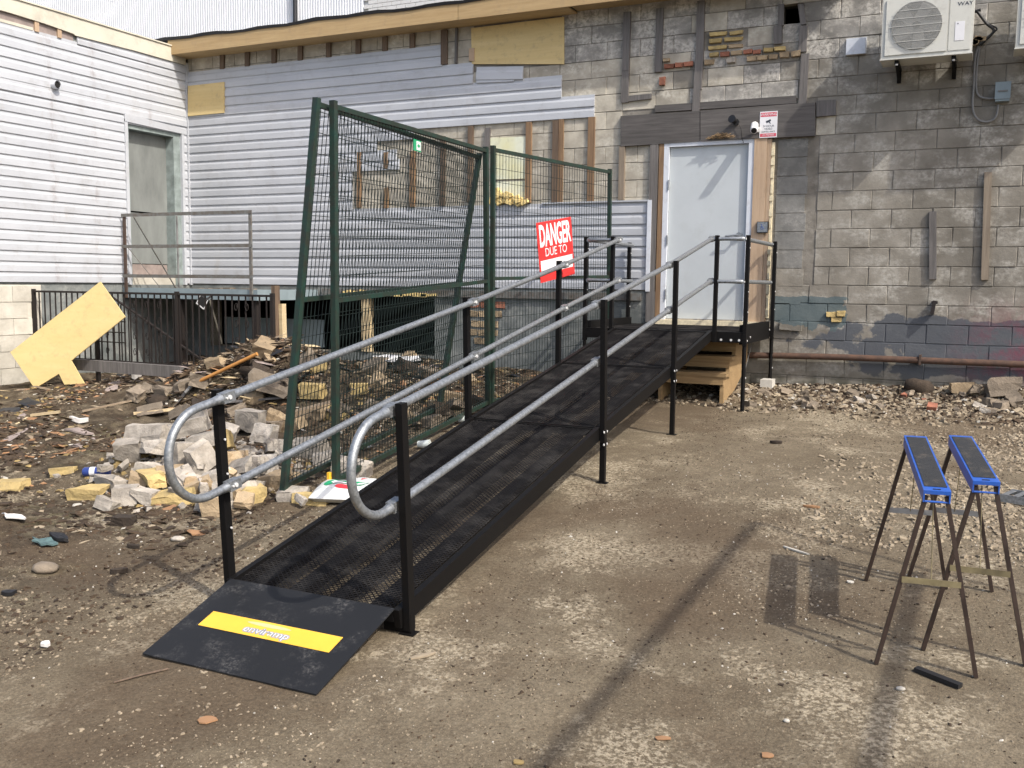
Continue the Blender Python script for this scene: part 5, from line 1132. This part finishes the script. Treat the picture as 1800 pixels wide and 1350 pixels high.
flake(700, 645, .9, .25, .02, 'white_paint', 'metal_sheet', 'fallen white siding strip in front of the dark opening', 'siding strip', -.2, 8, .05, .04)
flake(830, 640, .35, .2, .05, 'concrete_white', 'broken_slab', 'broken white slab behind the green fence', 'slab', .2, 7, .04)
# stick by the plate, black strip
a, b = G(200, 1202), G(296, 1178); mb = MB(); mb.tube([Vector(a)+Vector((0, 0, .006)), Vector(a).lerp(Vector(b), .5)+Vector((0, .006, .008)), Vector(b)+Vector((0, 0, .006))], .005, 6); solo(mb, 'twig', 'wood_brown', 'thin dark twig in front of the entry plate', 'twig', tuple(a))
a, b = G(1610, 1180), G(1688, 1211); mb = MB(); mb.beam(Vector(a)+Vector((0, 0, .012)), Vector(b)+Vector((0, 0, .012)), .035, .018); solo(mb, 'plastic_strip', 'black_plastic', 'short black plastic strip lying by the sawhorse feet', 'strip', tuple(a))
# small clear cup between fence and ramp
for px, py, lab in ((744, 790, 'small clear plastic cup lying along the ramp side'), (815, 745, 'pale rag scrap by the far ramp post')):
    p = G(px, py); mb = MB(); mb.tube([(p.x-.05, p.y, g1(p.x, p.y)+.04), (p.x+.05, p.y+.02, g1(p.x, p.y)+.045)], [.028, .04], 12); solo(mb, 'plastic_cup', 'clear_plastic', lab, 'cup', tuple(p))
# metal grating at the right edge
p = G(1757, 884); MG = thing('metal_grating', 'galvanised metal grating plank lying on gravel past the sawhorses', 'grating', tuple(p)); ax = Vector((.86, -.30, 0)).normalized(); ay = Vector((.30, .86, 0)); o0 = Vector((p.x, p.y, g1(p.x, p.y)+.01))
for off_, w in ((0, .012), (.24, .012)):
    mb = MB(); mb.beam(o0+ay*off_+Vector((0, 0, .025)), o0+ay*off_+ax*1.6+Vector((0, 0, .025)), w, .05); part(mb, 'side_bar', 'galvanised', MG)
for i in range(22):
    q = o0+ax*(.02+i*.07); mb = MB(); mb.beam(q+ay*.007+Vector((0, 0, .044)), q+ay*.233+Vector((0, 0, .044)), .035, .004); part(mb, 'rung', 'galvanised', MG)
# old pot and buckets behind the fence
p = G(945, 640); BK = thing('rusty_bucket', 'tipped rusty bucket among the rubble behind the fence', 'bucket', tuple(p)); q = Vector((p.x, p.y, g1(p.x, p.y)+.14)); d = Vector((.5, -.8, .15)).normalized()
mb = MB(); mb.tube([q, q+d*.26], [.11, .14], 18, cap=False); mb.tube([q+d*.26, q+d*.01], [.134, .104], 18, cap=False); mb.tube([q, q+d*.005], .11, 18); part(mb, 'pail', 'conduit', BK)
mb = MB(); pts = [q+d*.26+Vector((.14*math.cos(t), .05*math.cos(t), .14*math.sin(t))) for t in [k*math.pi/10 for k in range(11)]]; mb.tube(pts, .004, 6); part(mb, 'bail', 'rusty_iron', BK)
# ================================================================== RAIL FENCE JUST OUT OF VIEW (casts the long shadows on the dirt)
def up_sun(px, py, h): p = G(px, py); return Vector(p)+SUN*(h/SUN.z)
c0 = up_sun(1327, 918, 3.2); c1 = up_sun(950, 1350, 3.2); k0 = up_sun(1612, 1006, 2.2); k1 = up_sun(1530, 1350, 2.2)
RF = thing('rail_fence', 'tall two-rail timber fence whose shadow falls across the dirt', 'fence', (c0.x, c0.y, g1(c0.x, c0.y)))
mb = MB(); e_ = c0+(c1-c0)*2.2; mb.beam(c0, e_, .045, .05); part(mb, 'rail', 'wood_old_x', RF)
mb = MB(); e2 = k0+(k1-k0)*3.0; mb.beam(k0, e2, .05, .055); part(mb, 'rail', 'wood_old_x', RF)
mb = MB(); mb.beam((c0.x+.35, c0.y-.12, g1(c0.x, c0.y)-.2), c0+Vector((0, 0, .03)), .022, .022, (1, 0, 0)); part(mb, 'post', 'wood_old_x', RF)
mb = MB(); mb.beam((e2.x+.1, e2.y, g1(e2.x, e2.y)-.2), e_, .09, .09, (1, 0, 0)); part(mb, 'post', 'wood_old_x', RF)
# ================================================================== LOOSE CHIPS (nobody could count them)
def chips(name, n, sampler, smin, smax, flat, mat, label, cat, asp=1.0):
    xs, ys = sampler(n); n = len(xs); z = gz(xs, ys); s_ = smin+(smax-smin)*RNG.random(n)**2.2
    base = np.array([(-1, -1, -1), (1, -1, -1), (1, 1, -1), (-1, 1, -1), (-1, -1, 1), (1, -1, 1), (1, 1, 1), (-1, 1, 1)], float)*.5
    V = base[None]*(1+RNG.uniform(-.45, .45, (n, 8, 3))); V[:, 4:, :2] *= RNG.uniform(.4, .95, (n, 1, 1))
    V = V*np.stack([s_*asp*RNG.uniform(.7, 1.9, n), s_, s_*flat*RNG.uniform(.6, 1.4, n)], 1)[:, None]
    a = RNG.uniform(0, 6.28, n); c, s = np.cos(a), np.sin(a); tl = RNG.uniform(-.35, .35, (n, 2))
    V[:, :, 2] += V[:, :, 0]*tl[:, :1]+V[:, :, 1]*tl[:, 1:]
    X = V[:, :, 0]*c[:, None]-V[:, :, 1]*s[:, None]+xs[:, None]; Y = V[:, :, 0]*s[:, None]+V[:, :, 1]*c[:, None]+ys[:, None]; Z = V[:, :, 2]+z[:, None]+(s_*flat*.25)[:, None]
    P = np.stack([X, Y, Z], 2).reshape(-1, 3); f = np.array([(0, 3, 2, 1), (4, 5, 6, 7), (0, 1, 5, 4), (1, 2, 6, 5), (2, 3, 7, 6), (3, 0, 4, 7)])
    F = (f[None]+(np.arange(n)*8)[:, None, None]).reshape(-1, 4)
    me = bpy.data.meshes.new(name); me.from_pydata(P.tolist(), [], F.tolist()); me.materials.append(MATS[mat]); o = bpy.data.objects.new(name, me); COL.objects.link(o); tag(o, label, cat, None, 'stuff')
def clear(x, y): return ~((x > XL-.03) & (x < XR+.03) & (y > -8.0) & (y < -1.4))
def samp(x0, x1, y0, y1, dens=None):
    def f(n):
        x = RNG.uniform(x0, x1, n*3); y = RNG.uniform(y0, y1, n*3); ok = clear(x, y) & (y < -.03)
        if dens is not None: ok &= RNG.random(n*3) < dens(x, y)
        return x[ok][:n], y[ok][:n]
    return f
cl = lambda f, s, k=3: (lambda x, y: np.clip(.5+k*vnoise(x, y, f, s), 0, 1))
wallw = lambda x, y: np.exp(y/.35)+.25*np.exp(y/1.2)
chips('pale_gravel', 9000, samp(6.3, 12, -10.5, -.1, lambda x, y: np.clip(.1+3.2*vnoise(x, y, 1.1, 21)+2*vnoise(x, y, 3.3, 23), 0.02, 1)), .004, .014, .5, 'chip_pale', 'pale gravel scattered over the bare dirt yard', 'gravel')
chips('brown_gravel', 6000, samp(6.0, 12, -10.5, -.1, cl(.9, 22)), .004, .013, .5, 'chip_brown', 'dark crumbs of earth scattered over the bare dirt', 'crumbs')
chips('white_grit', 1500, samp(5.5, 12, -10.5, -.1, cl(1.3, 27)), .003, .010, .7, 'chip_white', 'fine white grit on the dirt', 'grit')
chips('gravel_bed', 9000, samp(9.4, 12.3, -5.4, -.05, lambda x, y: np.clip((x-9.5)/1.9, 0, 1)*np.clip(.3+3*vnoise(x, y, 1.7, 30), 0, 1)), .008, .032, .45, 'chip_pale', 'pale crushed gravel near the foot of the block wall', 'gravel')
chips('wall_rubble', 4500, samp(6.9, 12.3, -1.6, -.03, wallw), .010, .05, .5, 'chip_pale', 'crumbled pale rubble along the foot of the block wall', 'rubble')
chips('wall_rubble', 4200, samp(6.9, 12.3, -1.4, -.03, wallw), .010, .05, .5, 'chip_brown', 'dark crumbled rubble along the foot of the block wall', 'rubble')
chips('wall_rubble', 700, samp(6.9, 12.3, -1.3, -.03, wallw), .008, .04, .5, 'chip_white', 'white plaster crumbs along the foot of the block wall', 'rubble')
DEB = lambda x, y: np.clip((6.5-x)/.8, 0, 1)*np.clip(.5+2.6*vnoise(x, y, 1.2, 40), .05, 1)
HEAPD = lambda x, y: DEB(x, y)*np.clip(1.2-((x-3.6)/2.2)**2-((y+2.0)/1.9)**2, .15, 1)
chips('debris', 15000, samp(-.0, 6.7, -6.9, -.1, DEB), .008, .060, .25, 'chip_brown', 'dark brown bark and soil debris covering the ground left of the ramp', 'debris')
chips('debris', 4500, samp(-.0, 6.7, -6.9, -.1, DEB), .006, .045, .25, 'chip_pale', 'pale plaster bits in the debris left of the ramp', 'debris')
chips('debris', 1700, samp(.5, 6.6, -6.4, -.2, lambda x, y: DEB(x, y)*np.clip(.3+3*vnoise(x, y, .8, 44), 0, 1)), .008, .055, .3, 'chip_yellow', 'yellowish wood and foam bits in the debris left of the ramp', 'debris')
chips('debris', 1100, samp(.5, 6.6, -6.4, -.2, DEB), .008, .055, .25, 'chip_orange', 'orange-brown brick bits in the debris left of the ramp', 'debris')
chips('debris', 1100, samp(.0, 6.6, -6.9, -.2, DEB), .006, .038, .3, 'chip_white', 'white plaster crumbs in the debris left of the ramp', 'debris')
chips('debris', 1500, samp(.3, 6.5, -5.2, -.15, HEAPD), .005, .013, .8, 'chip_pale', 'pale splinters strewn over the debris heap', 'debris', 9)
chips('debris', 6500, samp(.3, 6.5, -5.2, -.15, HEAPD), .006, .020, .8, 'chip_brown', 'dark twigs and laths strewn over the debris heap', 'debris', 9)
chips('debris', 900, samp(.3, 6.5, -5.2, -.15, HEAPD), .03, .11, .14, 'wood_old_x', 'brown flat bark and shingle pieces on the debris heap', 'debris')
chips('yard_gravel', 6500, samp(2.5, 6.9, -10.2, -6.0, cl(1.0, 50)), .004, .018, .5, 'chip_pale', 'pale gravel on the rough ground in front of the brick pile', 'gravel')
chips('yard_crumbs', 6500, samp(2.5, 6.9, -10.2, -6.0, cl(1.2, 51)), .005, .024, .45, 'chip_brown', 'dark crumbs on the rough ground in front of the brick pile', 'crumbs')
chips('yard_crumbs', 170, samp(2.5, 6.9, -10.2, -6.0, cl(1.2, 55)), .003, .009, .8, 'chip_pale', 'thin pale straws on the rough ground in front of the brick pile', 'straw', 8)
PILE = lambda x, y: np.exp(-((x-5.35)/.6)**2-((y+5.45)/.45)**2)
chips('pile_fines', 1600, samp(4.2, 6.6, -6.6, -4.6, PILE), .01, .06, .6, 'brick_grey', 'crumbled grey block bits filling the rubble pile', 'rubble')
chips('pile_fines', 900, samp(4.2, 6.6, -6.6, -4.6, PILE), .01, .05, .6, 'chip_yellow', 'yellow brick crumbs filling the rubble pile', 'rubble')
chips('dirt_grit', 26000, samp(5.5, 12, -10.3, -.3, cl(1.6, 61, 2.2)), .002, .006, .7, 'chip_pale', 'fine pale grit in the packed dirt', 'grit')
chips('dirt_grit', 16000, samp(5.5, 12, -10.3, -.3, cl(1.4, 62, 2.2)), .002, .007, .7, 'chip_brown', 'fine dark grit in the packed dirt', 'grit')
chips('debris', 260, samp(.3, 6.3, -5.0, -.3, HEAPD), .018, .045, .4, 'wood_old_x', 'brown laths and sticks lying over the debris heap', 'debris', 9)
chips('debris', 110, samp(.3, 6.3, -5.0, -.3, HEAPD), .015, .04, .4, 'wood_pale', 'pale broken laths lying over the debris heap', 'debris', 9)
chips('debris', 260, samp(.0, 6.3, -5.6, -.3, HEAPD), .06, .20, .08, 'brownish_board', 'greyish shingle and board scraps over the debris heap', 'debris')
chips('debris', 260, samp(.0, 6.3, -5.6, -.3, HEAPD), .05, .18, .10, 'roof_black', 'black torn roofing scraps over the debris heap', 'debris')
chips('debris', 420, samp(.0, 6.4, -6.6, -.3, DEB), .03, .10, .2, 'chip_orange', 'orange-brown bark plates over the debris left of the ramp', 'debris')
